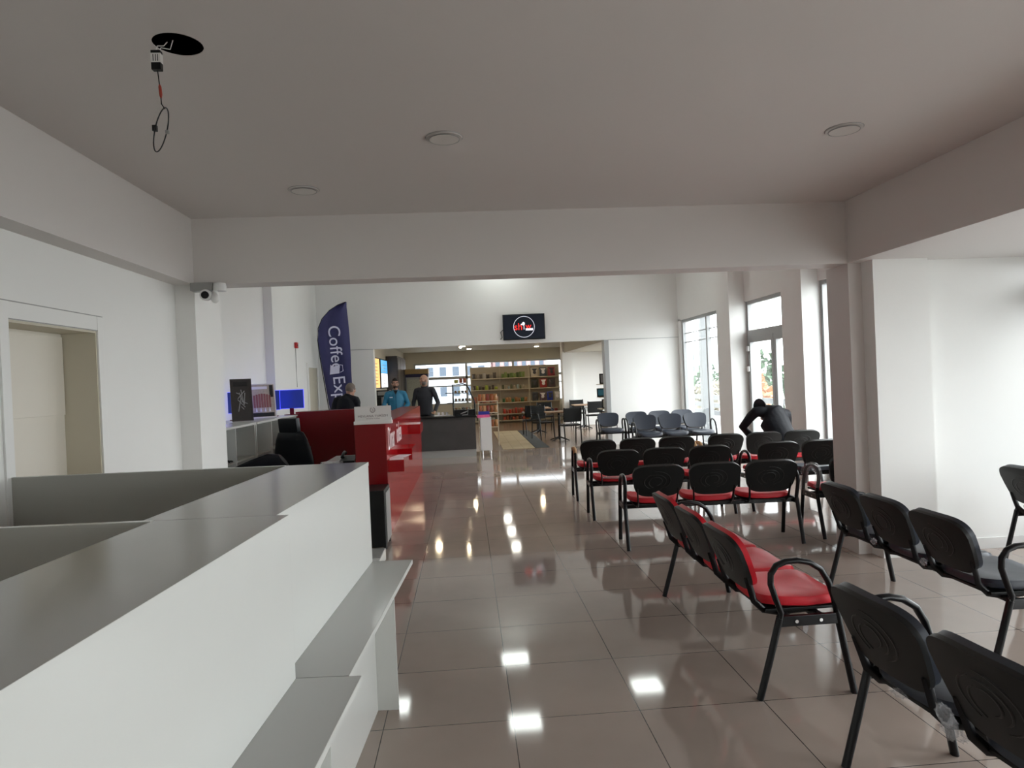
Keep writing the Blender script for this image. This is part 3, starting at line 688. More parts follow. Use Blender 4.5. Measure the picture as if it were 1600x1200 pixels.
# ================================================================== FEATHER FLAG
t = root('feather_flag', 'navy blue feather flag with white vertical lettering near the back wall', 'flag', (-2.75, 14.62, 0))
def fl(x, z): return Vector((x+2.75, 0, z))
L_ = [(-2.78, .42), (-2.86, .8), (-2.93, 1.2), (-3.0, 1.75), (-3.06, 2.25), (-3.09, 2.6), (-3.07, 2.85), (-2.98, 3.05), (-2.82, 3.22), (-2.64, 3.33), (-2.47, 3.39)]
R_x = lambda z: -2.47+.035*(3.39-z) + .012*math.sin(z*3)
b = B(); NR = 30; NC = 8; G = []
def Lx(z):
    for (x0, z0), (x1, z1) in zip(L_, L_[1:]):
        if z0 <= z <= z1: return x0+(x1-x0)*(z-z0)/(z1-z0)
    return L_[-1][0]
for side in (0, 1):
    gg = []
    for i in range(NR+1):
        z = .42+(3.39-.42)*i/NR; xa, xb = Lx(z), R_x(z); xb = max(xb, xa+.002) if i == NR else xb
        gg.append([b.b.verts.new((xa+(xb-xa)*j/NC+2.75, .03*math.sin(j*1.1+z*1.5)+.002*side, z)) for j in range(NC+1)])
    G.append(gg)
for gg in G:
    for i in range(NR):
        for j in range(NC): b.b.faces.new((gg[i][j], gg[i][j+1], gg[i+1][j+1], gg[i+1][j]))
b.go('banner', M['flag'], t, True)
B().tube([(.0, .0, 0.02), (-.03, 0, .42)]+[tuple(fl(x-.012, z)) for x, z in L_], [.014]*2+[.010]*len(L_), 8).go('pole', M['black'], t, True)
B().box(-.22, .22, -.22, .22, 0, .02, .004).go('base_plate', M['black'], t)
TA = math.radians(3.2)
MXF = frame((math.sin(TA), 0, -math.cos(TA)), (math.cos(TA), 0, math.sin(TA)), (-2.735+2.75, -.05, 2.42))
text('lettering', 'Coffee', .36, M['flagtext'], t, MXF, .002, sx=.98)
text('lettering', 'Exp', .36, M['flagtext'], t, frame((math.sin(TA), 0, -math.cos(TA)), (math.cos(TA), 0, math.sin(TA)), (-2.685+2.75, -.05, 1.56)), .002)
B().prism([(.0-.12, 1.86), (.13-.05, 1.88), (.14-.05, 2.06), (-.05, 2.02), (-.10, 2.07)], 'y', -.048, -.045).tube([(.10, -.05, 1.9), (.16, -.05, 1.93), (.15, -.05, 2.05), (.09, -.05, 2.06)], .008, 6).go('cup_mark', M['flagtext'], t)

# ================================================================== TELEVISION
t = root('wall_television', 'black television on the back wall above the shop opening', 'television', (1.35, 15.28, 2.765), 0)
B().box(-.475, .475, -.05, -.02, -.29, .29, .006).go('frame', M['black'], t)
scn = B().box(-.455, .455, -.053, -.05, -.265, .27).go('screen', M['screen'], t)
b = B(); b.tube([(.235*math.cos(k*2*PI/48), -.055, .235*math.sin(k*2*PI/48)) for k in range(48)], .0045, 6, closed=True); b.go('circle_mark', M['whiteglow'], scn)
text('screen_text', 'sh', .22, M['redglow'], scn, frame((1, 0, 0), (0, 0, 1), (-.13, -.057, .0)), .001)
text('screen_text', 'w', .18, M['redglow'], scn, frame((1, 0, 0), (0, 0, 1), (.10, -.057, .01)), .001)
B().ell((-.01, -.057, .07), (.032, .004, .04)).box(-.008, .006, -.058, -.056, -.06, .05).ell((-.045, -.057, .055), (.03, .004, .018)).go('microphone_mark', M['whiteglow'], scn)
B().box(.035, .20, -.058, -.056, -.085, -.035).go('caption_mark', M['whiteglow'], scn)
B().box(-.15, .15, -.02, .02, -.15, .15).go('wall_mount', M['black'], t)
B().tube([(-.47, -.02, -.05), (-.53, -.01, -.10), (-.50, -.01, -.22), (-.54, -.01, -.26)], .008, 6).go('cable', M['black'], t)

# ================================================================== CAMERA, LAMPS, WIRING
t = root('security_camera', 'white security camera on a junction box under the beam above the pier', 'camera', (-1.975, 5.40, 2.40))
B().box(-.105, .06, -.05, .05, -.03, .035, .008).go('junction_box', M['grey'], t)
B().lathe([(.05, -.03), (.052, .0), (.045, .03)], (.10, 0, .0), 20).go('junction_box', M['white'], t, True)
B().tube([(.06, 0, -.02), (.07, -.01, -.07)], .02, 12).go('bracket', M['white'], t, True)
B().tube([(-.005, .05, -.055), (.01, -.03, -.062), (.013, -.07, -.066)], [.030, .045, .042], 18).go('camera_body', M['white'], t, True)
B().tube([(.0132, -.071, -.066), (.0135, -.075, -.066)], .029, 18).go('lens', M['hole'], t, True)
B().ell((.07, -.02, -.085), (.034, .034, .04)).go('second_head', M['white'], t, True)
def downlight(label, x, y):
    t = root('recessed_downlight', label, 'lamp', (x, y, ZC), group='unlit recessed downlights')
    B().lathe([(.084, -.001), (.086, -.009), (.100, -.008), (.102, .0)], n=40).go('ring', M['trim'], t, True)
    B().tube([(.1035*math.cos(2*PI*k/48), .1035*math.sin(2*PI*k/48), -.001) for k in range(48)], .0022, 6, closed=True).go('shadow_gap', M['grey'], t, True)
    B().tube([(.0845*math.cos(2*PI*k/48), .0845*math.sin(2*PI*k/48), -.0125) for k in range(48)], .002, 6, closed=True).go('lens_rim', M['grey'], t, True)
    B().lathe([(.001, -.0135), (.081, -.013), (.082, -.010)], n=40).go('diffuser', M['diff'], t, True)
downlight('round unlit ceiling lamp, the middle one of three', -.064, 3.80)
downlight('round unlit ceiling lamp closest to the cross beam', -1.055, 4.745)
downlight('round unlit ceiling lamp nearest the window side soffit', 2.24, 3.785)
t = root('dangling_downlight_wiring', 'loose lamp driver and spring ring hanging from the open ceiling hole', 'wiring', (-1.14, 2.725, ZC))
B().tube([(.03, .02, .015), (.02, .01, -.005), (.0, 0, -.01), (-.008, 0, -.03)], .002, 6).tube([(.06, .0, .012), (.04, .02, -.014), (.01, .01, -.012), (.005, 0, -.03)], .002, 6).go('wire', M['white'], t)
dv = B().box(-.022, .014, -.012, .012, -.105, -.03, .003).go('driver', M['black'], t); B().box(-.0225, .0145, -.0125, .0125, -.078, -.042).go('driver_label', M['sign'], dv)
B().box(-.014, -.011, -.0128, -.0122, -.073, -.047).box(-.005, -.002, -.0128, -.0122, -.073, -.047).box(.003, .006, -.0128, -.0122, -.073, -.047).go('label_bars', M['black'], dv)
B().tube([(-.003, 0, -.105), (.0, 0, -.14), (.002, 0, -.165)], .0022, 6).tube([(.005, 0, -.21), (.006, 0, -.235), (.018, 0, -.255)], .0022, 6).go('wire', M['black'], t)
B().tube([(.002, 0, -.160), (.003, 0, -.17), (.005, 0, -.20), (.005, 0, -.212)], [.003, .006, .006, .003], 8).go('connector', C('red_connector', (.35, .04, .02)), t, True)
pts = [(.0+.013*math.cos(2*PI*k/36)*1.0+(.022*math.sin(2*PI*k/36)), .02*math.cos(2*PI*k/36), -.335+.085*math.sin(2*PI*k/36)) for k in range(36)]
B().tube(pts, .0026, 6, closed=True).go('spring_ring', M['blackm'], t, True)
B().box(-.026, -.010, -.02, -.004, -.345, -.322, .002).go('clip', M['black'], t); B().box(.016, .028, -.004, .008, -.350, -.337, .002).go('clip', M['grey'], t)
# lit square panels of the hall ceiling
for i, (x, y, lb) in enumerate(((.80, 14.7, 'lit square ceiling panel of the hall, reflected nearest the shop opening'), (3.25, 13.0, 'lit square ceiling panel of the hall over the window side benches'), (.78, 11.95, 'lit square ceiling panel of the hall over the middle of the aisle'), (-1.62, 12.9, 'lit square ceiling panel of the hall over the red counter'))):
    t = root('ceiling_panel_light', lb, 'lamp', (x, y, ZH), group='lit square ceiling panels of the hall')
    B().box(-.28, .28, -.28, .28, -.012, -.001).go('diffuser', M['lightw'], t)
    B().box(-.30, .30, -.30, -.281, -.014, 0).box(-.30, .30, .281, .30, -.014, 0).box(-.30, -.281, -.281, .281, -.014, 0).box(.281, .30, -.281, .281, -.014, 0).go('frame', M['white'], t)

# ================================================================== SHOP
ORD = ['first', 'second', 'third', 'fourth', 'fifth', 'sixth', 'seventh', 'eighth', 'ninth', 'tenth', 'eleventh', 'twelfth', 'thirteenth', 'fourteenth', 'fifteenth']
t = root('coffee_counter', 'dark grey wood-grained coffee counter with black top and silver plinth', 'counter', (0, 0, 0))
B().box(-2.0, .155, 14.40, 14.44, .15, .83, .002).box(.115, .155, 14.44, 15.05, .15, .83, .002).go('front_panel', M['dkgrey'], t)
B().box(-2.02, .18, 14.37, 15.08, .83, .865, .004).go('counter_top', M['black'], t)
B().box(-1.98, .15, 14.43, 15.03, 0, .149).go('plinth', M['silver'], t)
t = root('white_cabinet', 'narrow white cabinet on metal legs at the end of the coffee counter', 'cabinet', (.375, 14.68, 0))
B().box(-.12, .12, -.22, .22, .10, .80, .003).go('body', M['white'], t); B().box(-.115, .115, -.228, -.221, .105, .795, .002).go('door', M['white'], t)
for sx_ in (-1, 1):
    for sy_ in (-1, 1): B().lathe([(.018, 0), (.018, .10)], (sx_*.085, sy_*.18, 0), 12).go('leg', M['chrome'], t, True)
t = root('candy_box', 'pink and blue candy box on the narrow white cabinet', 'box', (.33, 14.60, .80))
B().box(-.13, .14, -.07, .07, 0, .06, .003).go('tray', C('pink_card', (.75, .12, .30)), t); B().box(-.10, .14, .02, .07, .06, .13, .002).go('header', C('blue_card', (.03, .04, .30)), t)
o = B().lathe([(.035, 0), (.035, .10), (.03, .11)], n=18).go('black_tin', M['black'], None, True, loc=(.10, 14.75, .865)); tag(o, 'small black tin at the end of the coffee counter', 'tin')
# pastry display
t = root('pastry_display', 'black framed display case with curved glass side on the coffee counter', 'display case', (-.10, 14.78, .865))
FR = [(-.20, 0), (-.20, .66), (.02, .68), (.10, .65), (.15, .56), (.21, .40), (.26, .28), (.26, .0)]
b = B()
for y in (-.20, .20): b.tube([(x, y, z) for x, z in FR], .014, 8, up=Vector((0, 1, 0)))
for x, z in ((-.2, .66), (.10, .65), (.26, .28), (-.2, 0.02), (.26, .02)): b.tube([(x, -.2, z), (x, .2, z)], .012, 8)
b.go('frame', M['black'], t)
B().box(-.20, .26, -.2, .2, 0, .12, .004).go('base', M['black'], t)
B().prism([(-.19, .12), (.25, .12), (.25, .27), (.145, .55), (.09, .64), (-.19, .65)], 'y', -.197, -.194).go('glass', M['glass'], t)
for z in (.30, .47): B().box(-.19, .19 if z < .4 else .13, -.19, .19, z, z+.008).go('shelf', M['brown'], t)
B().box(-.33, -.20, -.12, .10, .26, .275, .002).box(-.36, -.20, -.12, .10, .48, .495, .002).go('side_tray', M['black'], t)
PCOL = [(.42, .24, .10), (.30, .14, .06), (.5, .38, .2), (.05, .04, .035), (.22, .24, .10), (.4, .35, .3)]
for zz in (.12, .308, .478):
    for k in range(5 if zz < .4 else 4):
        x = -.14+k*.075; o = B().ell((0, 0, .028), (.032, .045, .028), 12, 8).go('pastry', C('pastry_crust_%d' % (k % 3), PCOL[(k+int(zz*10)) % 6]), None, True, loc=(-.10+x, 14.72, .865+zz+.001)); tag(o, 'small baked roll, %s from the bald man, on the %s level of the display case' % (ORD[k], 'base' if zz < .2 else 'middle' if zz < .4 else 'top'), 'pastry', 'baked goods inside the display case')
for k, (x, w_, c_) in enumerate(((-.22, .09, (.30, .28, .05)), (-.12, .07, (.25, .07, .03)), (-.04, .07, (.32, .10, .05)))):
    o = B().box(-w_/2, w_/2, -.07, .07, 0, .07+.03*(k > 0), .004).go('snack_carton', C('carton_%d' % k, c_), None, loc=(x, 14.78, 1.562)); tag(o, ('olive green carton on top of the display case', 'brown snack carton on the display case next to the green one', 'reddish snack carton on the display case at its curved side')[k], 'carton')
t = root('napkin_holder', 'curled clear napkin holder before the display case on the coffee counter', 'holder', (-.06, 14.50, .865))
B().tube([(-.09, 0, .04), (0, -.02, .07), (.07, 0, .10), (.06, 0, .02), (-.06, 0, .012)], .012, 8).go('body', M['grey'], t, True)
t = root('serving_tray', 'white tray with cups on the coffee counter beside the bald man', 'tray', (-.55, 14.85, .865))
B().box(-.17, .17, -.12, .12, 0, .015, .005).go('tray', M['paper'], t)
for k in range(3):
    o = B().lathe([(.024, 0), (.032, .06), (.029, .06), (.022, .006)], n=16).go('paper_cup', M['paper'], None, True, loc=(-.63+k*.09, 14.85+.03*(k % 2), .8805)); tag(o, 'white paper cup, %s from the bald man, on the counter tray' % ORD[k], 'cup', 'paper cups on the tray')
t = root('candy_display', 'dark purple sweets display in front of the man in the blue jacket', 'box', (-1.30, 14.62, .865))
B().prism([(-.10, 0), (.10, 0), (.10, .16), (-.10, .05)], 'x', -.18, .18).go('case', C('dark_purple', (.05, .02, .05)), t)
# snack stand and bags
t = root('snack_stand', 'low wire snack stand behind the white cabinet', 'stand', (.50, 16.6, 0))
for z in (.45, .80, 1.08): B().box(-.24, .24, -.16, .16, z, z+.012, .002).go('shelf', M['shelfmet'], t)
for sx_ in (-1, 1):
    for sy_ in (-1, 1): B().tube([(sx_*.235, sy_*.155, 0), (sx_*.235, sy_*.155, 1.10)], .008, 8).go('upright', M['shelfmet'], t)
def bag_mesh(w_, h_, d):
    b = B(); n = 8; rings = []
    for i in range(n+1):
        v = i/n; th = d*(math.sin(PI*v)**.6)+.004; ww = w_*(1-.06*math.sin(PI*v))
        rings.append([b.b.verts.new((ww/2*x, th/2*y*(1-.3*x*x), h_*v)) for x, y in ((-1, 0), (-.6, -1), (0, -1.2), (.6, -1), (1, 0), (.6, 1), (0, 1.2), (-.6, 1))])
    for a, c2 in zip(rings, rings[1:]):
        for k in range(8): b.b.faces.new((a[k], a[(k+1) % 8], c2[(k+1) % 8], c2[k]))
    b.b.faces.new(rings[0]); b.b.faces.new(rings[-1]); return b
for zi, z in enumerate((.465, .815, 1.095)):
    for k in range(5):
        o = bag_mesh(.085, .17, .06).go('snack_bag', C('orange_brown_foil_%d' % (k % 3), [(.40, .12, .04), (.55, .28, .12), (.30, .06, .04)][k % 3]), None, True, loc=(.50-.19+k*.095, 16.55, z)); tag(o, 'orange-brown snack bag, %s from the white cabinet side, %s tier of the wire stand' % (ORD[k], ('bottom', 'middle', 'top')[zi]), 'bag', 'snack bags on the wire stand')
# grocery gondola
SX = [.17, 1.25, 2.34, 3.48]; SY = 25.05; LV = [.10, .34, .76, 1.25, 1.67]
def rack(label, x0, x1, bays):
    t = root('shelving_rack', label, 'shelf', (0, 0, 0))
    B().box(x0-.01, x1+.012, SY+.33, SY+.35, .05, 2.10).go('back_panel', M['shelfback'], t)
    for k in range(bays+1):
        x = x0+(x1-x0)*k/bays; B().box(x-.015, x+.015, SY+.30, SY+.36, 0, 2.12, .003).go('upright', M['shelfmet'], t)
    for k in range(bays):
        for z in LV:
            xa = x0+(x1-x0)*k/bays; xb = x0+(x1-x0)*(k+1)/bays
            B().box(xa+.016, xb-.016, SY-.02, SY+.32, z-.03, z-.002, .002).go('shelf_board', M['shelfmet'], t)
    return t
rack('beige two-bay grocery rack stocked with packets and jars', SX[0], SX[2], 2)
rack('beige rack holding pillow bags of chips beside the shop column', SX[2]+.032, SX[3], 1)
rows = {4: (([(.06, .05, .045), (.30, .26, .22), (.12, .10, .09), (.45, .42, .40)], 'dark and white packet'), ([(.14, .22, .06), (.24, .32, .10), (.07, .12, .03)], 'green packet')),
        3: (([(.07, .05, .04), (.35, .42, .06), (.10, .09, .07)], 'lime and dark packet'), ([(.10, .11, .06), (.35, .30, .22), (.30, .38, .40)], 'small jar or tub')),
        2: (([(.35, .12, .07), (.52, .32, .22), (.16, .08, .06)], 'brown and cream packet'), ([(.05, .16, .06), (.38, .18, .07), (.45, .24, .10)], 'green and tan packet')),
        1: (([(.10, .07, .05), (.30, .26, .20)], 'dark packet'), ([(.50, .06, .04), (.30, .10, .06)], 'red packet')),
        0: (([(.45, .43, .36), (.12, .14, .10)], 'pale carton'), ([(.42, .07, .04), (.35, .12, .05), (.10, .05, .04)], 'red and brown packet'))}
LVN = ['floor-level', 'low', 'middle', 'upper', 'top']
for lv, bays in rows.items():
    for bay in (0, 1):
        cols, nm = bays[bay]; x = SX[bay]+.06; k = 0
        while x < SX[bay+1]-.17:
            w_ = random.uniform(.085, .13); h_ = {4: .20, 3: .15, 2: .17 if bay else .28, 1: .18, 0: .15}[lv]*random.uniform(.7, 1.15)
            c_ = cols[k % len(cols)]; cm = C('pack_%d_%d_%d' % (lv, bay, k % len(cols)), c_)
            if 'jar' in nm: o = B().lathe([(w_*.42, 0), (w_*.42, h_*.8), (w_*.3, h_*.9), (w_*.3, h_)], n=12).go('jar', cm, None, True)
            else: o = bag_mesh(w_, h_, .09).go('food_packet', cm, None, True)
            o.location = (x+w_/2, SY+.08, LV[lv]+.001)
            tag(o, '%s, %s from the upright, %s grocery shelf by the %s' % (nm, ORD[k], LVN[lv], 'display case' if bay == 0 else 'chips'), 'jar' if 'jar' in nm else 'packet', 'packets and jars on the grocery rack')
            x += w_+.008; k += 1
            if lv == 1 and bay == 0 and k > 6: break
chips = {4: [(.60, .55, .48), (.10, .13, .17), (.30, .05, .07)], 3: [(.04, .05, .04), (.42, .05, .05), (.10, .07, .08)], 2: [(.07, .08, .09), (.16, .10, .14), (.03, .06, .42), (.55, .55, .52)]}
CN = {(.60, .55, .48): 'cream', (.10, .13, .17): 'dark blue-grey', (.30, .05, .07): 'maroon', (.04, .05, .04): 'black', (.42, .05, .05): 'bright red', (.10, .07, .08): 'brown-black', (.07, .08, .09): 'charcoal', (.16, .10, .14): 'plum', (.03, .06, .42): 'royal blue', (.55, .55, .52): 'pale white'}
for lv, cl in chips.items():
    for k, c_ in enumerate(cl):
        w_ = .29 if len(cl) == 3 else .245; cm = C('chips_'+CN[c_].replace(' ', '_'), c_, .3)
        o = bag_mesh(w_-.02, .33, .13).go('chips_bag', cm, None, True, loc=(SX[2]+.20+k*(w_+.03), SY+.09, LV[lv]+.001))
        tag(o, '%s pillow bag of chips on the %s shelf of the chips rack' % (CN[c_], LVN[lv]), 'bag', 'chips bags on the rack by the column')
        B().ell((0, -.075, .15), (.06, .008, .06), 12, 8).prism([(-.10, .33-.04), (.10, .33-.04), (0, .14)], 'y', -.074, -.060).go('print', M['paper'] if k % 2 else C('print_dark', (.05, .05, .06)), o, True)
for k in range(6):
    o = B().box(-.06, .06, -.05, .05, 0, .12, .004).go('food_carton', C('carton_mix_%d' % (k % 3), [(.5, .5, .48), (.03, .04, .12), (.25, .05, .05)][k % 3]), None, loc=(SX[2]+.15+k*.16, SY+.06, LV[1]+.001)); tag(o, 'small carton, %s from the grocery bays, on the low shelf of the chips rack' % ORD[k], 'carton', 'cartons low on the chips rack')
# drinks fridge
t = root('drinks_fridge', 'upright drinks fridge with tan header behind the two men', 'fridge', (-1.57, 22.1, 0))
B().box(-.35, .35, -.30, .30, 0, 1.80, .006).go('body', M['grey'], t); B().box(-.37, .37, -.34, .30, 1.90, 2.06, .01).go('header', C('tan_header', (.30, .20, .08)), t)
B().box(-.36, .36, -.33, .30, 1.802, 1.895, .004).go('sign_band', C('dark_navy_band', (.01, .01, .05)), t)
B().box(-.32, .32, -.325, -.301, .08, 1.74, .003).go('door', C('grey_green_glass', (.35, .36, .30), .1), t); B().tube([(.28, -.35, .7), (.28, -.35, 1.2)], .012, 8).go('handle', M['chrome'], t)
# menus on the shop side wall
for (y0, y1, mt_, lb) in ((16.6, 17.95, 'orangeb', 'orange lit menu board on the shop side wall'), (18.2, 19.7, 'blueb', 'blue and white lit menu board beside the orange one')):
    t = root('menu_board', lb, 'menu', (-2.30, (y0+y1)/2, 1.5)); h_ = .80; d = (y1-y0)/2
    B().box(.0, .05, -d, d, 0, h_, .004).go('frame', M['black'], t)
    B().box(.05, .054, -d+.04, d-.04, .03 if mt_ == 'orangeb' else .42, h_-.03).go('screen', M[mt_], t)
    if mt_ == 'blueb': B().box(.05, .054, -d+.04, d-.04, .03, .41).go('screen', M['whiteb'], t)
    b = B()
    for k in range(7): b.box(.054, .056, -d+.25, d-.45, .12+k*.085, .135+k*.085)
    b.go('menu_lines', C('menu_ink', (.25, .08, .02)) if mt_ == 'orangeb' else M['letter'], t)
t = root('tall_cupboard', 'dark brown tall cupboard on the shop side wall past the menus', 'cupboard', (-2.13, 21.2, 0))
B().box(-.16, .16, -1.42, 1.2, 0, 2.42, .004).go('body', M['brown'], t)
for k in range(3): B().box(.161, .175, -1.38+k*.86, -.56+k*.86, .1, 2.36, .004).go('door', M['brown'], t)
t = root('back_counter', 'dark back counter under the menu boards', 'counter', (-2.08, 16.9, 0))
B().box(-.2, .2, -.9, .9, 0, .86, .003).go('body', M['brown'], t); B().box(-.21, .22, -.91, .91, .861, .89, .003).go('counter_top', M['black'], t)
t = root('coffee_machine', 'black coffee machine on the back counter behind the men', 'coffee machine', (-2.0, 16.4, .89))
B().box(-.16, .16, -.2, .2, .0, .12, .008).box(-.16, -.02, -.2, .2, .12, .42, .008).box(-.16, .17, -.2, .2, .42, .58, .012).go('body', M['black'], t)
for k in (-1, 1): B().tube([(.08, k*.08, .42), (.08, k*.08, .35), (.14, k*.08, .34)], .014, 8).go('spout', M['chrome'], t, True)
B().box(-.10, .14, -.203, -.2, .46, .55).go('panel', M['grey'], t)
# spot and ceiling lights of the shop
t = root('ceiling_spot', 'small warm spotlight just inside the shop opening', 'lamp', (-.12, 16.3, 2.75))
B().lathe([(.04, -.02), (.04, 0)], n=14).go('mount', M['black'], t); B().tube([(0, 0, -.02), (0, 0, -.24)], .008, 8).go('stem', M['black'], t)
B().tube([(-.03, .02, -.22), (.01, -.03, -.33)], [.03, .045], 14).go('head', M['black'], t, True); B().ell((.014, -.036, -.335), (.030, .030, .02)).go('bulb', M['lightwarm'], t, True)
for x, y, lb in ((1.1, 17.4, 'first lit square lamp of the shop ceiling past the opening'), (1.1, 19.2, 'middle lit square lamp of the shop ceiling'), (1.1, 21.0, 'third lit square lamp of the shop ceiling, before the racks')):
    t = root('ceiling_lamp', lb, 'lamp', (x, y, 2.75), group='lit square lamps of the shop ceiling')
    B().box(-.12, .12, -.12, .12, -.03, 0, .004).go('housing', M['white'], t); B().box(-.10, .10, -.10, .10, -.045, -.031, .003).go('diffuser', M['lightshop'], t)
for x, y, lb in ((-.06, 21.6, 'warm round lamp of the shop ceiling near the window wall'), (-.9, 17.9, 'warm round lamp of the shop ceiling above the men'), (.15, 23.6, 'warm round lamp added to brighten the grocery rack'), (2.5, 23.6, 'warm round lamp added to brighten the chips rack')):  # the two lamps by the racks are added fill for the shop
    t = root('pendant_lamp', lb, 'lamp', (x, y, 2.75), group='warm round lamps of the shop ceiling')
    B().lathe([(.09, -.03), (.10, 0)], n=20).go('ring', M['black'], t, True); B().lathe([(.07, -.04), (.07, -.031)], n=20).go('bulb', M['lightwarm'], t, True)
# rugs
tag(B().box(.77, 1.50, 15.42, 20.9, .0, .012, .003).go('floor_mat', M['rug']), 'tan woven mat on the shop floor before the racks', 'mat')
tag(B().box(1.52, 1.84, 15.42, 20.9, .0, .010, .003).go('floor_mat', M['darkrug']), 'charcoal runner along the edge of the tan mat', 'mat')
# cafe tables and chairs
def cafe_table(label, x, y, w_=.34):
    t = root('cafe_table', label, 'table', (x, y, 0), group='small cafe tables in the shop')
    B().box(-w_, w_, -w_, w_, .71, .74, .006).go('table_top', M['wood'], t)
    B().lathe([(.035, .02), (.030, .70)], n=14).go('column', M['black'], t, True)
    for k in range(4):
        a = PI/4+k*PI/2; B().tube([(0, 0, .09), (.15*math.cos(a), .15*math.sin(a), .05), (.30*math.cos(a), .30*math.sin(a), .012)], [.022, .018, .012], 8).go('foot', M['black'], t, True)
def cafe_chair(label, x, y, rz):
    t = root('cafe_chair', label, 'chair', (x, y, 0), rz, 'black mesh cafe chairs in the shop')
    B().box(-.22, .22, -.2, .22, .415, .455, .006).go('seat', M['black'], t)
    b = B()
    for k in range(5): b.box(-.21, .21, -.235-.008*k, -.222-.008*k, .52+k*.066, .584+k*.066, .002)
    b.box(-.20, .20, -.262, -.255, .52, .84)
    b.go('backrest', M['black'], t)
    for s in (-1, 1):
        B().tube([(s*.20, -.26, 0), (s*.205, -.20, .43), (s*.215, -.235, .60), (s*.21, -.28, .86)], .016, 8).go('leg', M['blackm'], t, True)
        B().tube([(s*.20, .25, 0), (s*.205, .21, .44)], .016, 8).go('leg', M['blackm'], t, True)
        B().tube([(s*.215, -.22, .66), (s*.235, -.05, .67), (s*.23, .18, .655), (s*.21, .21, .45)], .011, 8).go('armrest', M['blackm'], t, True)
cafe_table('small wooden cafe table nearest the shop opening', 2.30, 17.05)
cafe_table('small wooden cafe table in front of the chips rack', 2.05, 19.7)
cafe_table('small wooden cafe table before the bright white wall', 3.55, 20.6)
cafe_chair('black mesh chair turned to the wooden table nearest the shop opening', 2.46, 16.28, .12)
cafe_chair('black mesh chair on the rack side of the nearest cafe table', 1.95, 17.65, PI+.4)
cafe_chair('black mesh chair drawn up to the table before the chips rack, on the mat side', 1.78, 18.95, .1)
cafe_chair('black mesh chair past the table before the chips rack', 2.35, 20.4, PI)
cafe_chair('black mesh chair at the white wall, far side of its table', 3.50, 21.35, PI)
cafe_chair('black mesh chair at the table by the white wall, facing the rack', 3.72, 19.85, 0)
# magazine rack
t = root('book_rack', 'tall narrow white book rack against the frame of the opening', 'rack', (3.52, 17.2, 0))
B().box(.20, .225, -.25, .25, 0, 1.42, .003).go('side_panel', M['white'], t)
for k, z in enumerate((.15, .45, .75, 1.05, 1.38)): B().box(-.16, .20, -.2, .2, z-.02, z, .002).go('shelf', M['shelfmet'], t)
BK = [((.03, .03, .035), 1.38, .0, .26, .24), ((.03, .22, .34), 1.05, -.05, .22, .30), ((.60, .60, .58), .75, .03, .24, .22), ((.50, .42, .36), .45, .0, .24, .26), ((.4, .38, .34), .15, 0, .22, .30)]
for k, (c_, z, dx, h_, w_) in enumerate(BK):
    t = root('framed_book', ('black framed picture standing on top of the book rack', 'teal and black picture on the upper shelf of the book rack', 'white framed print on the middle shelf of the book rack', 'cream picture on the lower shelf of the book rack', 'grey print on the bottom shelf of the book rack')[k], 'picture', (3.50+dx, 17.05, z+.001), rot=(-.12, 0, 0))
    B().box(-w_/2, w_/2, -.01, .01, 0, h_, .002).go('frame', M['black'], t); B().box(-w_/2+.03, w_/2-.03, -.013, -.0101, .03, h_-.03).go('print', C('book_print_%d' % k, c_ if k else (.3, .3, .32)), t)

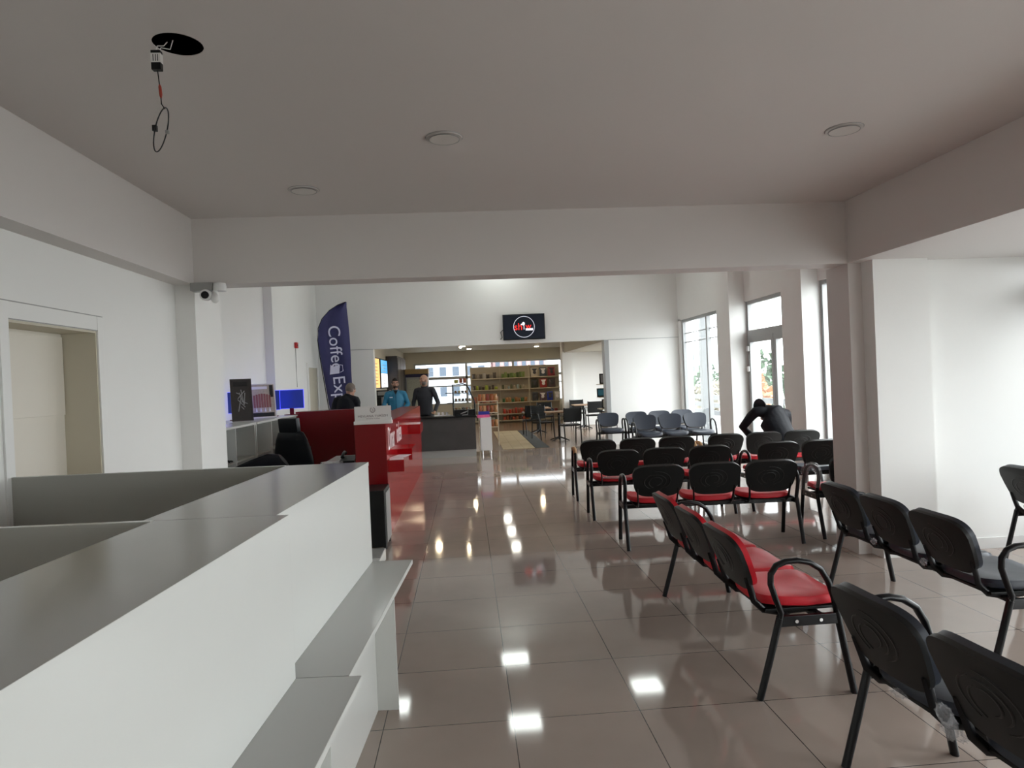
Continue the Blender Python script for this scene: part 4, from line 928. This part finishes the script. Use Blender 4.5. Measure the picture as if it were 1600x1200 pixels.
# ================================================================== PEOPLE
def V(*a): return Vector(a)
def remesh(o, vox, sm=4):
    r_ = o.modifiers.new('union', 'REMESH'); r_.mode = 'VOXEL'; r_.voxel_size = vox; r_.use_smooth_shade = True
    s_ = o.modifiers.new('soften', 'SMOOTH'); s_.factor = .5; s_.iterations = sm
    return o
def person(label, loc, rz, J, scale, cloth, hair, skinmat=None, beard=None, extra=None):
    """J: joints in local metres (facing +Y): pel, chest, neck, head, sh/el/wr/hip/kn/an per side (l = -x)"""
    t = root('person', label, 'person', loc, rz); t.scale = (scale,)*3
    skin = skinmat or M['skin']
    HF = Matrix.Rotation(J.get('yaw', 0), 4, 'Z') @ Matrix.Rotation(-J.get('nod', 0), 4, 'X')
    H = Matrix.Translation(J['head']) @ HF
    b = B()
    def P(x, y, z): return H @ V(x, y, z)
    b.ell((0, 0, 0), (.074, .094, .112), 20, 14, H)
    def E(c, r): b.ell((0, 0, 0), r, 12, 8, H @ Matrix.Translation(c))
    E((0, .035, -.065), (.052, .055, .050)); E((0, .078, -.092), (.026, .022, .022))      # jaw, chin
    b.tube([P(0, .085, .015), P(0, .108, -.028), P(0, .092, -.038)], [.010, .016, .012], 8)          # nose
    E((0, .082, .022), (.05, .02, .012)); E((-.045, .06, -.02), (.022, .03, .022)); E((.045, .06, -.02), (.022, .03, .022))
    E((0, .090, -.062), (.024, .012, .006)); E((0, .089, -.072), (.020, .011, .006))
    for s in (-1, 1): E((s*.076, -.005, -.008), (.010, .020, .032))
    b.tube([J['head']+(H.to_3x3() @ V(0, -.015, -.05)), J['neck'], J['chest']+V(0, 0, .10)], [(.055, .055), (.058, .056), (.07, .06)], 12)
    pel, ch = J['pel'], J['chest']; ax = (J['sh_r']-J['sh_l']).normalized()
    b.tube([pel-V(0, 0, .06), pel, pel.lerp(ch, .45), pel.lerp(ch, .85), ch+V(0, 0, .06)], [(.13, .10), (.155, .115), (.135, .10), (.165, .115), (.12, .09)], 16, up=Vector((0, 1, .01)))
    for s in ('l', 'r'):
        sh, el, wr = J['sh_'+s], J['el_'+s], J['wr_'+s]; hp, kn, an = J['hip_'+s], J['kn_'+s], J['an_'+s]
        b.tube([ch.lerp(sh, .5), ch.lerp(sh, .85)-V(0, 0, .02), sh.lerp(el, .2)-V(0, 0, .01), sh.lerp(el, .5), el, el.lerp(wr, .35), wr], [.055, .048, .045, .043, .038, .037, .026], 10)
        b.tube([hp, hp.lerp(kn, .45), kn, kn.lerp(an, .35), an], [.088, .072, .054, .052, .036], 12)
        d = (wr-el).normalized(); sd = d.cross(V(0, 0, 1)); sd = (sd if sd.length > .1 else V(1, 0, 0)).normalized(); hd = J.get('hand_'+s, d)
        pm = wr+hd*.045; up_ = sd.cross(hd).normalized()
        b.tube([wr, pm, wr+hd*.085], [(.024, .018), (.040, .015), (.036, .013)], 10, up=up_ if abs(up_.z) > .2 else Vector((0, 0, 1)))
        for q in range(4):
            o0 = wr+hd*.08+sd*(-.028+q*.0187); L = (.062, .072, .068, .052)[q]
            b.tube([o0, o0+hd*L*.5-up_*.006, o0+hd*L*.85-up_*.022, o0+hd*L-up_*.034], [.0095, .009, .0085, .007], 8)
        tb = wr+hd*.03+sd*(.032 if s == 'l' else -.032)
        b.tube([tb, tb+hd*.03+sd*(.018 if s == 'l' else -.018), tb+hd*.055+sd*(.022 if s == 'l' else -.022)-up_*.012], [.012, .011, .008], 8)
        b.tube([an+V(0, -.03, -.03), an+V(0, .06, -.045), an+V(0, .15, -.055)], [(.036, .03), (.042, .025), (.03, .018)], 10)
    remesh(b.go('body', skin, t, True), .0075, 3)
    for s in (-1, 1):
        B().ell((0, 0, 0), (.009, .005, .0045), 10, 8, H @ Matrix.Translation((s*.030, .089, .006))).go('eye', M['sign'], t, True)
        B().ell((0, 0, 0), (.0055, .003, .0055), 10, 8, H @ Matrix.Translation((s*.030, .0945, .005))).go('pupil', M['hole'], t, True)
        B().tube([P(s*.014, .094, .026), P(s*.032, .095, .032), P(s*.050, .082, .026)], .0045, 6).go('eyebrow', M['hairb'], t, True)
    B().tube([P(-.022, .0975, -.066), P(0, .102, -.066), P(.022, .0975, -.066)], .0035, 6).go('mouth', C('lips', (.30, .10, .09)), t, True)
    if hair:
        b = B(); b.ell((0, -.008, .018), (.081, .100, .108), 20, 14, H); b.ell((0, -.045, -.02), (.076, .065, .085), 16, 12, H)
        if hair == 'full': b.ell((0, .055, .085), (.055, .035, .028), 12, 8, H)
        for f in [f for f in b.b.faces if (H.inverted() @ f.calc_center_median()).y > (.052 if (H.inverted() @ f.calc_center_median()).z < .06 else .2) or (H.inverted() @ f.calc_center_median()).z < (-.055 if (H.inverted() @ f.calc_center_median()).y < 0 else .0)]: b.b.faces.remove(f)
        b.go('hair', M['hairb'] if hair == 'full' else M['hairg'], t, True)
    if beard:
        b = B(); b.ell((0, .036, -.070), (.056, .060, .050), 16, 12, H)
        for f in [f for f in b.b.faces if (H.inverted() @ f.calc_center_median()).z > -.048]: b.b.faces.remove(f)
        b.tube([P(-.024, .100, -.050), P(0, .105, -.048), P(.024, .100, -.050)], .006, 6)
        b.go('beard', beard, t, True)
    cmat, name = cloth; b = B(); k_ = 1.0 if name != 'sweater' else .93
    b.tube([pel-V(0, 0, .10), pel, pel.lerp(ch, .45), pel.lerp(ch, .85), ch+V(0, 0, .07), J['neck']-V(0, .005, .03)], [(.175*k_, .14*k_), (.185*k_, .145*k_), (.175*k_, .135*k_), (.195*k_, .14*k_), (.155*k_, .115*k_), (.080, .078)], 18, up=Vector((0, 1, .01)))
    for s in ('l', 'r'):
        sh, el, wr = J['sh_'+s], J['el_'+s], J['wr_'+s]
        b.tube([ch.lerp(sh, .35)+V(0, 0, .045), ch.lerp(sh, .72)+V(0, 0, .012), sh-V(0, 0, .022), sh.lerp(el, .35), el, el.lerp(wr, .5), el.lerp(wr, .93)], [v*k_ for v in (.070, .074, .070, .064, .056, .050, .044)], 12)
    remesh(b.go(name, cmat, t, True), .012, 8)
    if extra: extra(t, J, H)
    b = B(); b.tube([pel-V(0, 0, .09), pel+V(0, 0, .04)], [(.165, .125), (.16, .12)], 16, up=Vector((0, 1, .01)))
    for s in ('l', 'r'):
        hp, kn, an = J['hip_'+s], J['kn_'+s], J['an_'+s]; b.tube([hp, hp.lerp(kn, .5), kn, kn.lerp(an, .5), an+V(0, 0, .0)], [.105, .088, .072, .066, .060], 12)
    remesh(b.go('trousers', M['trous'], t, True), .013, 3)
    for s in ('l', 'r'):
        an = J['an_'+s]; b = B(); b.tube([an+V(0, -.05, -.035), an+V(0, .0, -.03), an+V(0, .07, -.042), an+V(0, .17, -.055)], [(.036, .034), (.044, .046), (.048, .034), (.036, .022)], 12)
        b.box(an.x-.045, an.x+.045, an.y-.07, an.y+.20, an.z-.085, an.z-.062, .01); b.go('shoe', M['shoe'], t, True)
    return t
def stand(**k):
    J = dict(pel=V(0, 0, .93), chest=V(0, 0, 1.30), neck=V(0, .0, 1.47), head=V(0, .025, 1.615), sh_l=V(-.18, 0, 1.405), sh_r=V(.18, 0, 1.405),
             el_l=V(-.25, -.02, 1.12), el_r=V(.25, -.02, 1.12), wr_l=V(-.24, .12, .92), wr_r=V(.24, .12, .92),
             hip_l=V(-.09, 0, .90), hip_r=V(.09, 0, .90), kn_l=V(-.10, .02, .49), kn_r=V(.10, .02, .49), an_l=V(-.11, 0, .085), an_r=V(.11, 0, .085))
    J.update(k); return J
def collar(m_, high=False):
    def f(t, J, H):
        nk = J['neck']; d = (J['head']-nk).normalized()
        if high:                                          # closed upright collar hiding the lowered head
            B().tube([nk-d*.10-V(0, 0, .02), nk-d*.02+V(0, 0, .01), nk+d*.04+V(0, 0, .012), nk+d*.05+V(0, 0, -.03)], [(.11, .08), (.088, .075), (.082, .060), (.06, .03)], 14, up=Vector((1, 0, 0))).go('collar', m_, t, True); return
        B().tube([nk-d*.07, nk-d*.02, nk+d*.008], [.095, .078, .080], 16, up=Vector((0, 1, 0)), caps=False).go('collar', m_, t, True).modifiers.new('thickness', 'SOLIDIFY').thickness = .012
    return f
def blue_extra(t, J, H):
    collar(M['jblue'])(t, J, H)
    ch = J['chest']
    B().tube([ch+V(0, .155, .10), ch+V(0, .165, 0), ch+V(0, .155, -.2), ch+V(0, .15, -.42)], .006, 6).go('zip', C('dark_zip', (.01, .02, .05)), t)
    B().prism([(-.045, .13), (.045, .13), (0, .02)], 'y', .128, .158).go('shirt_front', M['black'], t).location = (ch.x, ch.y, ch.z+.03)
    B().box(.07, .14, .146, .156, .0, .012).go('chest_mark', M['paper'], t).location = (ch.x, ch.y, ch.z)
    for s in (-1, 1): B().tube([ch+V(s*.05, .15, -.16), ch+V(s*.13, .135, -.14)], .005, 6).go('pocket_flap', M['jblue'], t)
# facing the camera = rz PI
person('dark-haired bearded man in a blue rain jacket behind the coffee counter', (-1.60, 15.42, 0), PI+.12,
       stand(nod=.12, yaw=.1, el_l=V(-.27, .02, 1.14), el_r=V(.27, .02, 1.14), wr_l=V(-.16, .24, 1.02), wr_r=V(.14, .25, 1.02)), 1.0, (M['jblue'], 'jacket'), 'full', beard=M['hairb'], extra=blue_extra)
person('bald man in a charcoal sweater leaning his hand on the coffee counter', (-.96, 15.62, 0), PI-.15,
       stand(yaw=-.75, wr_l=V(-.28, .40, .905), el_l=V(-.31, .10, 1.10), hand_l=V(0, 1, -.0), el_r=V(.26, .0, 1.12)), 1.035, (M['sweater'], 'sweater'), None, beard=C('grey_stubble', (.18, .15, .13)), extra=collar(M['sweater']))
person('grey-haired man in a black jacket seen from behind by the navy flag', (-2.24, 12.75, 0), -.1,
       stand(chest=V(.0, .03, 1.28), neck=V(.04, .06, 1.43), head=V(.07, .09, 1.535), nod=.25, yaw=-.6, sh_l=V(-.185, .03, 1.36), sh_r=V(.185, .03, 1.36)), 1.0, (M['jblack'], 'jacket'), 'short', extra=collar(M['jblack']))
bent = dict(pel=V(.06, -.02, .56), chest=V(0, .20, .87), neck=V(-.09, .33, 1.01), head=V(.04, .50, .92), nod=1.2, yaw=0,
            sh_l=V(-.20, .25, .985), sh_r=V(.20, .23, .94), el_l=V(-.34, .36, .76), el_r=V(.30, .40, .70), wr_l=V(-.16, .46, .60), wr_r=V(.16, .58, .60),
            hip_l=V(-.06, .02, .53), hip_r=V(.16, .02, .53), kn_l=V(-.10, .46, .52), kn_r=V(.20, .46, .52), an_l=V(-.10, .44, .085), an_r=V(.20, .44, .085))
person('person in black seated bent forward on the benches by the window columns, seen from behind', (4.13, 8.75, 0), 0, bent, 1.04, (M['jblack'], 'jacket'), 'full',
       extra=collar(M['jblack'], True))
